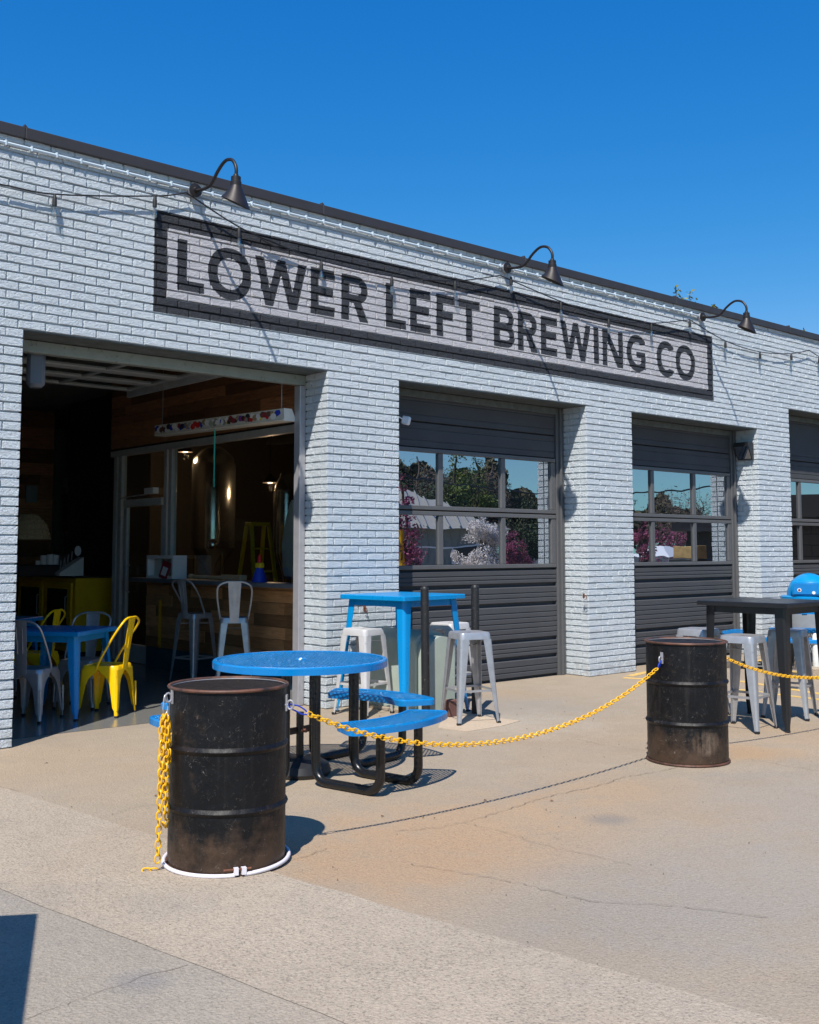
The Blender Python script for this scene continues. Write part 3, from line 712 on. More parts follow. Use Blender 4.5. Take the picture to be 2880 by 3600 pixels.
rel(MB().box(PXn-.04, PXn-.022, yb0, yb1, .004, .255), bar).obj('kick_board', paint('teal_kick', (.02, .10, .14), .5), bar)
# raised overhead door under the ceiling, with tracks
od = thing('raised_garage_door', 'raised sectional garage door lying flat under the ceiling of the open bay', 'garage door', (4.8, 10.4, 3.25))
for i in range(5):
    y0 = 9.3+i*.62
    for yy in (y0, y0+.52): rel(MB().bbox(3.45, 6.25, yy, yy+.075, 3.50, 3.54, .004), od).obj('rail', M['frame'], od)
    for xx in (3.45, 4.35, 5.3, 6.18): rel(MB().bbox(xx, xx+.06, y0+.077, y0+.518, 3.505, 3.535, .004), od).obj('stile', M['frame'], od)
    for xx in (3.512, 4.412, 5.362): rel(MB().box(xx, xx+(.835 if xx < 4 else .885 if xx < 5 else .815), y0+.078, y0+.517, 3.518, 3.524), od).obj('pane', M['clear'], od)
for X in (3.40, 6.30): rel(MB().bbox(X-.02, X+.02, 8.98, 12.5, 3.44, 3.52, .004), od).obj('track', M['frame'], od)
MB().bbox(3.335, 6.362, DY-.028, DY+.06, ZL-.11, ZL-.012, .005).obj('door_header', paint('greenish_steel_header', (.24, .27, .245), .45, 0, dirt=((.10, .10, .08), .58)), bld)
MB().bbox(6.29, 6.362, DY-.026, DY+.075, .003, ZL-.115, .005).obj('door_jamb', M['steel'], bld)
MB().bbox(3.335, 3.40, DY-.026, DY+.075, .003, ZL-.115, .005).obj('door_jamb', M['steel'], bld)

# ================================================================ FURNITURE builders
def rsq(a, r, n=5, b=None):                            # rounded rectangle ring, ccw
    b = b or a; out = []
    for cx, cy, a0 in ((a-r, b-r, 0), (-a+r, b-r, 90), (-a+r, -b+r, 180), (a-r, -b+r, 270)):
        for k in range(n+1):
            t_ = R_(a0+90*k/n); out.append((cx+r*math.cos(t_), cy+r*math.sin(t_)))
    return out
def leg(sx, sy, at, ab, zt, secs, th=.004, rr=.022, zb=.012):
    # folded sheet-metal L leg; secs = [(t from top, arm length)]
    rings = []
    for t_, arm in secs:
        cx = sx*(at+(ab-at)*t_); cy = sy*(at+(ab-at)*t_); z = zt+(zb-zt)*t_; r_ = min(rr, arm*.6)
        outer = [(cx-sx*arm, cy)]+[(cx-sx*r_+sx*r_*math.sin(a), cy-sy*r_+sy*r_*math.cos(a)) for a in np.linspace(0, math.pi/2, 5)]+[(cx, cy-sy*arm)]
        ri = max(r_-th, .002)
        inner = [(cx-sx*th, cy-sy*arm)]+[(cx-sx*r_+sx*ri*math.sin(a), cy-sy*r_+sy*ri*math.cos(a)) for a in np.linspace(math.pi/2, 0, 5)]+[(cx-sx*arm, cy-sy*th)]
        ring = [(x, y, z) for x, y in outer+inner]
        if sx*sy > 0: ring.reverse()
        rings.append(ring)
    return MB().loft(rings)
def foot(sx, sy, ab, h=.022, s_=.017):
    x, y = sx*(ab-.012), sy*(ab-.012); return MB().bbox(x-s_, x+s_, y-s_, y+s_, .0, h, .003)
def make_stool(name, label, mat, H=.795, ab=.205, back=False, backmat=None, group=None):
    at = .150
    t = thing(name, label, 'stool', group=group)
    s = MB(); rings = []
    for a, z in ((at-.03, H-.006), (at-.012, H), (at-.003, H-.005), (at+.001, H-.018), (at+.005, H-.062)): rings.append([(x, y, z) for x, y in rsq(a, .045)])
    s.loft(rings, cap=False); n = len(s.v); hole = [(.018*math.cos(2*math.pi*k/24+.13), .018*math.sin(2*math.pi*k/24+.13), H-.007) for k in range(24)]
    s.v += hole
    for k in range(24): s.f.append((k, n+k, n+(k+1) % 24, (k+1) % 24))
    for k in range(24): s.f.append
    s.obj('seat', mat, t, True)
    for sx in (-1, 1):
        for sy in (-1, 1):
            l_ = leg(sx, sy, at+.004, ab, H-.06, [(0, .085), (.12, .078), (.5, .062), (.85, .040), (1, .030)]).obj('leg', mat, t, True)
            foot(sx, sy, ab).obj('foot_cap', M['rubber'], l_)
    zb = H*.36; a = at+(ab-at)*(1-.36)-.012
    for s1, s2 in (((-a, -a), (a, -a)), ((a, -a), (a, a)), ((a, a), (-a, a)), ((-a, a), (-a, -a))):
        MB().bar((*s1, zb), (*s2, zb), .005, .020).obj('footrest_bar', mat, t)
    zu = H-.125; a = at+.004
    mb = MB().bar((-a, -a, zu), (a, a, zu), .018, .004); mb.bar((-a, a, zu+.006), (a, -a, zu+.006), .018, .004); mb.obj('cross_brace', mat, t)
    if back: make_back(t, backmat or mat, H, at, .385, .155)
    return t
def make_back(t, mat, H, hw, bh, wd):
    # bent tube hoop and folded splat, rear is -x
    lean = .10
    pts = [(.02, -hw+.0, H-.03), (-.02, -hw-.012, H+.05), (-hw*.75, -wd-.028, H+bh*.55), (-hw-lean*.45, -wd-.02, H+bh*.86), (-hw-lean*.62, -wd*.62, H+bh*.985), (-hw-lean*.70, 0, H+bh)]
    pts = pts+[(x, -y, z) for x, y, z in reversed(pts[:-1])]
    MB().tube(smooth_path(pts, 6), .0105, 10).obj('back_hoop', mat, t, True)
    pr = [(0, -hw-.004, H-.055, .048), (0, -hw-.012, H+.02, .050), (0, -hw-lean*.25, H+bh*.35, .056), (0, -hw-lean*.5, H+bh*.7, .064), (0, -hw-lean*.68, H+bh*.985, .070)]
    s = MB(); rings = []
    for _, x, z, w_ in pr: rings.append([(x, -w_, z), (x-.006, -w_*.5, z), (x-.006, w_*.5, z), (x, w_, z), (x+.004, w_, z), (x-.002, w_*.5, z), (x-.002, -w_*.5, z), (x+.004, -w_, z)])
    s.loft(rings); sp_ = s.obj('back_splat', mat, t, True)
    e = MB(); e.tube([(-hw-lean*.3-.006, -.024, H+bh*.32), (-hw-lean*.62-.004, -.030, H+bh*.86), (-hw-lean*.64-.004, 0, H+bh*.90), (-hw-lean*.62-.004, .030, H+bh*.86), (-hw-lean*.3-.006, .024, H+bh*.32)], .0035, 6); e.obj('pressed_rib', mat, sp_, True)
def make_chair(name, label, mat, group=None):
    H, at, ab = .47, .175, .205
    t = thing(name, label, 'chair', group=group)
    s = MB(); rings = []
    for a, z in ((at-.03, H-.012), (at-.018, H-.004), (at-.004, H-.004), (at+.002, H-.014), (at+.006, H-.045)): rings.append([(x, y, z) for x, y in rsq(a, .055)])
    s.loft(rings, cap=False); s.f.append(tuple(range(24))); s.obj('seat', mat, t, True)
    for sx in (-1, 1):
        for sy in (-1, 1):
            l_ = leg(sx, sy, at+.005, ab, H-.040, [(0, .172), (.06, .160), (.12, .125), (.20, .095), (.32, .072), (.55, .058), (.82, .044), (.88, .028), (1, .026)], rr=.030).obj('leg', mat, t, True)
            MB().tube([(sx*(at+.02), sy*(at+.02), H*.62), (sx*(ab-.006), sy*(ab-.006), H*.14)], [.010, .006], 6).obj('leg_rib', mat, l_, True)
            foot(sx, sy, ab, .02, .015).obj('foot_cap', M['rubber'], l_)
    z = H-.10; a = at+.002; MB().bar((-a, -a, z), (a, a, z), .014, .004).bar((-a, a, z+.006), (a, -a, z+.006), .014, .004).obj('cross_brace', mat, t)
    make_back(t, mat, H, at, .43, .165)
    return t
def make_table(name, label, mat, H, st, sb, arm_t=.095, arm_b=.050):
    t = thing(name, label, 'table')
    s = MB(); rings = []
    for a, z in ((st-.006, H), (st, H-.006), (st, H-.040), (st-.012, H-.042)): rings.append([(x, y, z) for x, y in rsq(a, .012, 3)])
    rings.reverse(); s.loft(rings, cap=True); s.obj('table_top', mat, t, False)
    at = st-.055
    for sx in (-1, 1):
        for sy in (-1, 1):
            l_ = leg(sx, sy, at, sb, H-.043, [(0, arm_t), (.2, arm_t*.92), (.8, arm_b*1.15), (.9, arm_b), (.96, arm_b*.66), (1, arm_b*.62)], rr=.028).obj('leg', mat, t, True)
            foot(sx, sy, sb, .016, .017).obj('foot_cap', M['rubber'], l_)
    a = at-.01; z0, z1 = H-.10, H-.044
    for x0, x1, y0, y1 in ((-a, a, -a-.003, -a), (-a, a, a, a+.003), (-a-.003, -a, -a+.001, a-.001), (a, a+.003, -a+.001, a-.001)): MB().box(x0, x1, y0, y1, z0, z1).obj('apron', mat, t)
    return t

# ---- outdoor group left: blue high table with three stools
tb = make_table('high_table', 'tall square blue metal table standing in front of the brick pier and bollards', M['bluemetal'], 1.105, .425, .45); tb.location = (6.83, 7.83, 0); tb.rotation_euler = (0, 0, R_(5))
GS = 'backless metal stools round the tall outdoor tables'
s1 = make_stool('bar_stool', 'silver backless stool standing clear to the right of the two black bollards', M['stool'], group=GS); s1.location = (6.888, 6.99, 0); s1.rotation_euler = (0, 0, R_(-19.5))
s2 = make_stool('bar_stool', 'weathered off-white stool between brick pier and blue high table leg', M['stoolwhite'], group=GS); s2.location = (6.457, 7.965, 0); s2.rotation_euler = (0, 0, R_(11))
dup(s2, (7.60, 7.99, 0), R_(4), 'pale stool half hidden behind blue table, against the charcoal door', GS)
# ---- black high table with stools on the right
bt = make_table('high_table', 'tall square black table beside the farther drum, chain passing in front', M['blacktable'], 1.075, .43, .385); bt.location = (8.80, 5.18, 0); bt.rotation_euler = (0, 0, R_(3))
dup(s1, (8.362, 5.138, 0), R_(7.5), 'silver stool directly right of the farther black drum, under black table', GS)
dup(s1, (9.27, 5.23, 0), R_(17), 'silver stool behind the front leg of the black table, mostly shaded', GS)
dup(s1, (8.75, 5.84, 0), R_(4), 'silver stool whose seat just shows behind the farther drum', GS)
# ---- interior blue table and chairs
lt = make_table('dining_table', 'low square blue metal table just inside the open bay', M['bluemetal'], .79, .39, .385, .09, .045); lt.location = (4.335, 9.88, 0); lt.rotation_euler = (0, 0, R_(38))
GC = 'metal cafe chairs inside the open bay'
yc = make_chair('cafe_chair', 'bright yellow metal chair in the sun at right of the blue table', M['yellowchair'], GC); yc.location = (4.647, 9.531, 0); yc.rotation_euler = (0, 0, R_(128))
dup(yc, (4.63, 11.15, 0), R_(128), 'yellow metal chair farther back, behind the blue table in shade', GC)
gc = make_chair('cafe_chair', 'grey metal chair nearest the left brick pillar, back towards the street', M['stool'], GC); gc.location = (4.0, 9.69, 0); gc.rotation_euler = (0, 0, R_(37))
dup(gc, (4.70, 10.17, 0), R_(222), 'grey metal chair on the far side of blue table, in front of yellow cabinet', GC)
dup(gc, (4.18, 11.25, 0), R_(37), 'grey metal chair deepest in the bay at the far left edge of the opening', GC)
lt2 = dup(lt, (4.45, 11.9, 0), R_(38), 'second low blue table deeper in the bay, mostly hidden behind chairs')
GB = 'bar stools with backs at the indoor bar'
sb = make_stool('bar_stool', 'shaded grey metal bar stool turned sideways at the left end of the bar', M['stool'], .80, .205, True, group=GB); sb.location = (6.50, 11.12, 0); sb.rotation_euler = (0, 0, R_(12))
p = G(824, 2168, .8)
sb2 = make_stool('bar_stool', 'metal bar stool with pale back panel facing the street, right of the other', M['stool'], .80, .205, True, M['stoolwhite'], group=GB); sb2.location = (p.x, p.y, 0); sb2.rotation_euler = (0, 0, R_(58))

# ---- round picnic tables (expanded metal)
def lattice(inside, x0, x1, y0, y1, z, sp=.036, wd=.0072, th=.006, ang=(31, -31)):
    mb = MB(); c = Vector(((x0+x1)/2, (y0+y1)/2)); L = max(x1-x0, y1-y0)*.75
    for ai, a in enumerate(ang):
        d = Vector((math.cos(R_(a)), math.sin(R_(a)))); n = Vector((-d.y, d.x)); K = int(L/(sp*.72))
        for i in range(-K, K+1):
            o = c+n*(i*sp*.72); run = None; steps = 240
            for s in range(steps+1):
                p = o+d*(-L+2*L*s/steps); ins = inside(p.x, p.y)
                if ins and run is None: run = p
                if (not ins or s == steps) and run is not None:
                    if (p-run).length > .02: mb.bar((*run, z+ai*.0035), (*p, z+ai*.0035), wd, th)
                    run = None
    return mb
def sector(ri, ro, hs, rc_=.07, n=14):
    # bench outline around the origin, centred on +x, rounded ends
    out = []
    A = [R_(-hs)+R_(2*hs)*k/n for k in range(n+1)]
    outer = [(ro*math.cos(a), ro*math.sin(a)) for a in A]; inner = [(ri*math.cos(a), ri*math.sin(a)) for a in reversed(A)]
    P = outer+inner; k = len(P); corners = {0, n, n+1, 2*n+1}
    for i, p in enumerate(P):
        if i in corners:
            p = Vector(p); a = (Vector(P[i-1])-p).normalized(); b = (Vector(P[(i+1) % k])-p).normalized()
            for q in range(6):
                t_ = q/5; p0 = p+a*rc_; p1 = p+b*rc_; out.append(tuple((p0*(1-t_)**2+p*2*t_*(1-t_)+p1*t_**2)))
        elif (i-1) % k in corners or (i+1) % k in corners: 
            continue
        else: out.append(p)
    return out
def pip(poly):
    P = np.array(poly)
    def f(x, y):
        c = False; n = len(P)
        for i in range(n):
            x1, y1 = P[i]; x2, y2 = P[(i+1) % n]
            if (y1 > y) != (y2 > y) and x < (x2-x1)*(y-y1)/(y2-y1)+x1: c = not c
        return c
    return f
def shrink(poly, d):
    n = len(poly); out = []
    for i in range(n):
        p = Vector(poly[i]); a = (p-Vector(poly[i-1])); b = (Vector(poly[(i+1) % n])-p)
        nn = (Vector((-a.y, a.x)).normalized()+Vector((-b.y, b.x)).normalized())
        nn = nn.normalized() if nn.length > 1e-6 else Vector((0, 0)); out.append(tuple(p+nn*d))
    return out
def rimmesh(poly, z, lip=.022, dep=.045):
    rings = [[(x, y, z-dep) for x, y in shrink(poly, .006)], [(x, y, z-dep) for x, y in poly], [(x, y, z-.008) for x, y in poly], [(x, y, z) for x, y in shrink(poly, .007)], [(x, y, z) for x, y in shrink(poly, lip)], [(x, y, z-.008) for x, y in shrink(poly, lip+.002)]]
    return MB().loft(rings, cap=False)
def make_picnic(label, loc, rz, H=.782, R=.598):
    t = thing('picnic_table', label, 'picnic table', loc, rz)
    circ = [(R*math.cos(2*math.pi*k/72), R*math.sin(2*math.pi*k/72)) for k in range(72)]
    tt = rimmesh(circ, H, .03, .05).obj('table_top', M['blue'], t, True)
    lattice(lambda x, y: .03 < math.hypot(x, y) < R-.018, -R, R, -R, R, H-.010).obj('mesh', M['bluemesh'], tt, kind='stuff')
    MB().tube([(.035*math.cos(a), .035*math.sin(a), H-.005) for a in np.linspace(0, 2*math.pi, 24, endpoint=False)], .007, 6, closed=True).obj('umbrella_hole', M['blue'], tt, True)
    sec = sector(.74, 1.03, 29)
    bm_ = rimmesh(sec, .457, .02, .045).mesh('bench', M['blue'], True)
    ps = pip(shrink(sec, .014)); lm = lattice(ps, .60, 1.06, -.52, .52, .457-.010).mesh('mesh', M['bluemesh'])
    rp = .030
    def upipe(tt_):
        ri, ro = .33, .88; rb_ = .10
        P = [(ri, tt_, H-.055)]+[(ri, tt_, .14+.03)]
        P += [(ri+rb_-rb_*math.cos(a), tt_, rp+rb_-rb_*math.sin(a)) for a in np.linspace(.2, math.pi/2, 6)]
        P += [(ro-rb_+rb_*math.sin(a), tt_, rp+rb_-rb_*math.cos(a)) for a in np.linspace(0, math.pi/2, 7)]
        P += [(ro, tt_, .40)]
        return MB().tube(P, rp, 14)
    pm = [upipe(tt_).mesh('pipe_leg', M['blackpipe'], True) for tt_ in (-.19, .19)]
    brm = MB().bar((.83, -.30, .405), (.83, .30, .405), .05, .006).mesh('seat_bracket', M['blackpipe'])
    for k in range(4):
        b = link_mesh('bench', bm_, t); b.rotation_euler = (0, 0, k*math.pi/2)
        l_ = link_mesh('mesh', lm, b); l_['kind'] = 'stuff'
        link_mesh('seat_bracket', brm, b)
        for m_ in pm:
            q = link_mesh('pipe_leg', m_, t); q.rotation_euler = (0, 0, k*math.pi/2)
    mb = MB()
    for a in (0, math.pi/2): mb.bar((-.42*math.cos(a), -.42*math.sin(a), H-.058-(.01 if a else 0)), (.42*math.cos(a), .42*math.sin(a), H-.058-(.01 if a else 0)), .06, .008)
    mb.obj('top_bracket', M['blackpipe'], t)
    return t
TC = (4.417, 6.135)
pt1 = make_picnic('round blue mesh picnic table with curved benches behind the nearer drum', (*TC, 0), R_(-80))
ub = thing('umbrella_base', 'dark round umbrella base with short tube under the round blue table', 'umbrella base', (TC[0], TC[1], 0))
MB().lathe([(.02, 0), (.20, 0), (.215, .03), (.20, .075), (.13, .115), (.05, .13)], seg=32).obj('weight', M['darkplastic'], ub, True)
MB().tube([(0, 0, .12), (0, 0, .42)], .026, 12).obj('pole_sleeve', M['blackpipe'], ub, True)
mb = MB(); mb.bar((-.12, -.02, .30), (.12, .02, .30), .012, .045); cl = mb.obj('cross_strap', M['blackpipe'], ub)
MB().tube([(.0, -.03, .30), (.01, -.06, .30)], .014, 10).obj('bolt', M['rust'], cl, True)
pt2 = dup(pt1, (13.02, 7.10, 0), R_(-62), 'farther round blue mesh picnic table at the right edge, behind black table')

# ---- drums
def make_drum(label, loc, rz=0, R=.290, H=.865, mat='drum'):
    t = thing('steel_drum', label, 'drum', loc, rz, 'black steel drums holding the yellow chain')
    pr = [(R-.012, .0), (R-.004, .012), (R-.003, .03)]
    z1, z2 = H*.335, H*.665
    for z in np.linspace(.05, z1-.03, 5): pr.append((R-.003, z))
    def rib(z): return [(R-.003, z-.018), (R+.004, z-.010), (R+.009, z), (R+.004, z+.010), (R-.003, z+.018)]
    pr += rib(z1)
    for z in np.linspace(z1+.05, z2-.05, 5): pr.append((R-.003, z))
    pr += rib(z2)
    for z in np.linspace(z2+.05, H-.03, 4): pr.append((R-.003, z))
    pr += [(R-.004, H-.012)]
    o = MB().lathe(pr, seg=72).obj('body', M[mat], t, True)
    MB().tube([((R+.001)*math.cos(a), (R+.001)*math.sin(a), H-.007) for a in np.linspace(0, 2*math.pi, 72, endpoint=False)], .0085, 8, closed=True).obj('top_rim', M['rim'], t, True)
    MB().tube([((R+.001)*math.cos(a), (R+.001)*math.sin(a), .010) for a in np.linspace(0, 2*math.pi, 72, endpoint=False)], .0085, 8, closed=True).obj('bottom_rim', M['rim'], t, True)
    MB().lathe([(.0, H-.014), (R*.5, H-.016), (R-.015, H-.020), (R-.006, H-.008)], seg=64, capb=False, capt=False).obj('lid', M['drumlid'], t, True)
    return t
D1 = Vector((2.945, 4.70, 0)); D2 = Vector((6.825, 4.665, 0)); D3 = Vector((10.75, 4.45, 0))
d1 = make_drum('nearer black steel drum with a white ring round its foot', D1)
d2 = make_drum('farther rusty-footed black steel drum beside the black high table', D2, R_(70), mat='drum2')
d3 = dup(d2, D3, R_(200), 'black steel drum beyond the right edge anchoring the second chain')
rg = thing('drum_ring', 'white painted clamp ring lying round the foot of the nearer drum', 'clamp ring', D1)
Rr_ = .305; a0 = math.atan2(-D1.y+.0, -D1.x)+.18
mb = MB(); mb.tube([(Rr_*math.cos(a), Rr_*math.sin(a), .022+.010*math.sin(a+1)) for a in np.linspace(a0+.10, a0+2*math.pi-.05, 80)], .0100, 10); mb.obj('ring', M['ring'], rg, True)
for da, L in ((.085, .03), (-.035, .03)):
    a = a0+da; c = Vector((Rr_*math.cos(a), Rr_*math.sin(a), .032)); tn = Vector((-math.sin(a), math.cos(a), 0))
    MB().bar(c-tn*.011, c+tn*.011, .024, .032).obj('lug', M['ring'], rg)
c = Vector((Rr_*math.cos(a0+.02), Rr_*math.sin(a0+.02), .040)); tn = Vector((-math.sin(a0), math.cos(a0), 0))
MB().tube([c-tn*.075, c+tn*.055], .0055, 8).obj('bolt', M['rust'], rg, True)
# ---- chains
LP = .0335; LR = .0040
def link_me():
    hl = LP/2+LR*.9; hw = .0125; P = []
    for s, cx in ((1, hl-hw), (-1, -hl+hw)):
        for k in range(6):
            a = -math.pi/2+math.pi*k/5
            P.append((cx+s*hw*math.cos(a), s*hw*math.sin(a), 0))
    return MB().tube(P, LR, 6, closed=True).mesh('link', M['chain'], True)
LM = link_me()
def resample(P, step):
    out = [P[0]]; acc = 0; cur = P[0]
    for p in P[1:]:
        while (p-cur).length+acc >= step:
            d = (p-cur); t_ = (step-acc)/d.length; cur = cur+d*t_; out.append(cur); acc = 0
        acc += (p-cur).length; cur = p
    return out
def chain_links(root, P, r=random.Random(2)):
    pts = resample([Vector(p) for p in P], LP); tw = r.uniform(0, 1)
    for i in range(len(pts)-1):
        a, b = pts[i], pts[i+1]; d = (b-a).normalized(); q = d.to_track_quat('X', 'Z')
        tw += r.uniform(-.09, .09)
        o = link_mesh('link', LM, root); o.matrix_parent_inverse = Matrix()
        mt = Matrix.Translation((a+b)/2-root.location) @ q.to_matrix().to_4x4() @ Matrix.Rotation(R_(50)+tw*.4+(i % 2)*math.pi/2, 4, 'X')
        o.matrix_local = mt
def catenary(a, b, low, n=60):
    # parabola-like sag; low = z of the lowest point
    a = Vector(a); b = Vector(b); out = []
    za, zb = a.z-low, b.z-low; f = math.sqrt(za)/(math.sqrt(za)+math.sqrt(zb))
    for k in range(n+1):
        t_ = k/n; p = a.lerp(b, t_); L_ = (t_-f)
        kk = za/(f*f); h = kk*L_*L_
        ch = math.cosh(2.2*L_)-1; cs = za/(math.cosh(2.2*f)-1) if L_ < 0 else zb/(math.cosh(2.2*(1-f))-1)
        p.z = low+cs*ch; out.append(p)
    return out
def on_drum(D, px, z, R=.303):
    # point on the drum's surface seen at photo column px
    best = None
    for k in range(720):
        a = 2*math.pi*k/720; p = D+Vector((R*math.cos(a), R*math.sin(a), z)); v = p-EYE
        if v.x*math.cos(a)+v.y*math.sin(a) > 0: continue
        e = abs(proj(p)[0]-px)
        if best is None or e < best[0]: best = (e, p)
    return best[1]
pa = on_drum(D1, 1010, .765); pb = on_drum(D2, 2326, .735)
ch1 = thing('yellow_chain', 'yellow plastic chain sagging between the two black drums', 'chain', (pa+pb)/2)
pa2 = pa+(pb-pa).normalized()*.13+Vector((0, 0, -.055)); pb2 = pb+(pa-pb).normalized()*.05+Vector((0, 0, -.045))
chain_links(ch1, catenary(pa2, pb2, .385))
pc = D2+(D3-D2).normalized()*.30+Vector((.0, -.10, .735)); pdd = D3-(D3-D2).normalized()*.30+Vector((0, 0, .75))
ch2 = thing('yellow_chain', 'yellow chain running right from the farther drum past the black table', 'chain', (pc+pdd)/2)
chain_links(ch2, catenary(pc, pdd, .47))
def carabiner(a, b, mat, label):
    a = Vector(a); b = Vector(b); m_ = (a+b)/2; t = thing('carabiner', label, 'carabiner', m_, group='snap hooks on the drums')
    d = (b-a); L_ = d.length/2; q = d.to_track_quat('X', 'Z').to_matrix().to_4x4(); P = []
    for k in range(16):
        an = 2*math.pi*k/16; P.append((L_*math.cos(an), .016*math.sin(an)*(1.15 if math.cos(an) > 0 else .85), 0))
    mb = MB(); mb.tube(P, .0038, 8, closed=True); mb.xf(q @ Matrix.Rotation(R_(70), 4, 'X')); mb.obj('snap_ring', mat, t, True)
    return t
carabiner(pa+Vector((0, 0, .0)), pa2, M['bluedeep'], 'blue snap hook joining the long chain to the nearer drum')
carabiner(pb, pb2+Vector((0, 0, -.002)), M['bluedeep'], 'blue snap hook joining the long chain to the farther drum')
pm_ = ch2.location
def eyebolt(p, D, label):
    t = thing('eye_bolt', label, 'eye bolt', p); n = (Vector((p.x, p.y, 0))-Vector((D.x, D.y, 0))).normalized()
    mb = MB(); mb.tube([-n*.03, n*.004], .006, 8); mb.tube([n*.016+Vector((0, 0, .022*math.cos(a)))+n*(.016*math.sin(a)) for a in np.linspace(0, 2*math.pi, 12, endpoint=False)], .005, 8, closed=True); mb.bar(Vector((0, 0, -.03))-n*.002, Vector((0, 0, .05))-n*.002, .022, .006, up=n)
    mb.obj('shackle', M['steel'], t, True); return t
eyebolt(pb+Vector((0, 0, .01)), D2, 'galvanised eye bolt high on the farther drum')
eyebolt(pa, D1, 'galvanised eye bolt on the right side of the nearer drum')
# bundle hanging on the left of the nearer drum
ph = on_drum(D1, 598, .80); nrm = (ph-(D1+Vector((0, 0, ph.z)))).normalized(); tnv = Vector((-nrm.y, nrm.x, 0))
ph = D1+Vector((0, 0, .80))+nrm*.325
eyebolt(D1+Vector((0, 0, .815))+nrm*.295, D1, 'galvanised eye bolt on the left side of the nearer drum')
hb = thing('yellow_chain', 'doubled yellow chain hanging in loops on the left of the nearer drum', 'chain', ph)
hang = ph+Vector((0, 0, -.065))
cview = Vector((ph.x, ph.y, 0)).normalized(); left = Vector((-cview.y, cview.x, 0))
def strand(l0, z1, l1, back=0.):
    a = hang+left*.0; b = hang+left*l0+Vector((0, 0, -.08))+cview*back; c_ = Vector((hang.x, hang.y, z1))+left*l1+cview*back
    return [a, b, c_]
chain_links(hb, smooth_path(strand(.004, .30, .006, .0), 10)); chain_links(hb, smooth_path(strand(-.014, .235, -.012, .012), 10)); chain_links(hb, smooth_path(strand(.018, .315, .014, .02), 10))
chain_links(hb, smooth_path(strand(.012, .02, .026, -.018), 10)); chain_links(hb, smooth_path(strand(-.008, .24, -.002, -.020), 10)); chain_links(hb, smooth_path(strand(-.020, .48, -.018, .0), 10))
lo = Vector((hang.x, hang.y, .235))
chain_links(hb, smooth_path([lo+left*-.02+cview*.012, lo+left*-.008+Vector((0, 0, -.03)), lo+left*.004-cview*.02], 6))
gd = Vector((hang.x, hang.y, .007))+left*.026; chain_links(hb, [gd, gd+left*.07])
carabiner(ph+Vector((0, 0, .03)), hang, M['steel'], 'silver snap hook holding the hanging chain bundle')

# ---- bollards, utility cabinet
def bollard(label, loc, h, tilt=0):
    t = thing('bollard', label, 'bollard', loc, 0, 'pair of thin black bollards by the blue table')
    t.rotation_euler = (0, tilt, 0)
    MB().lathe([(.038, -.01), (.038, h-.03), (.036, h-.012)], seg=24).obj('post', M['bollard'], t, True)
    MB().lathe([(.0395, h-.028), (.0395, h-.014), (.030, h+.002), (.012, h+.008)], seg=24).obj('cap', M['bollard'], t, True)
bollard('thin black bollard nearer the blue high table, left of the pair', (6.665, 7.325, 0), 1.19, R_(-.6)); bollard('thin black bollard behind the silver stool, right of the pair', (7.26, 7.285, 0), 1.19)
uc = thing('utility_cabinet', 'pale green utility cabinet with arched top against the brick pier', 'utility cabinet', (7.0, 7.9, 0))
def arch(x0, x1, y0, y1, z1, ah, n=10):
    cx = (x0+x1)/2; hw = (x1-x0)/2; pr = [(x0, .0), ]+[(cx-hw*math.cos(math.pi*k/n), z1-ah+ah*math.sin(math.pi*k/n)) for k in range(n+1)]+[(x1, .0)]
    return MB().loft([[(x, y1, z) for x, z in pr], [(x, y0, z) for x, z in pr]])
rel(arch(6.80, 7.20, 7.62, 8.40, .76, .10), uc).obj('cabinet_body', M['green'], uc, True)
rel(arch(6.83, 7.15, 7.45, 7.618, .72, .13), uc).obj('cabinet_front', M['green'], uc, True)
rel(MB().bbox(6.74, 7.24, 7.40, 8.41, .0, .03, .005), uc).obj('pad', M['conc'], uc)
bk = MB().bbox(-.06, .06, -.045, .045, 0, .15, .006).obj('brown_block', M['brown']); bk.location = (6.95, 7.30, 0.004); tag(bk, 'reddish brown block on the ground at the foot of the green cabinet', 'block')

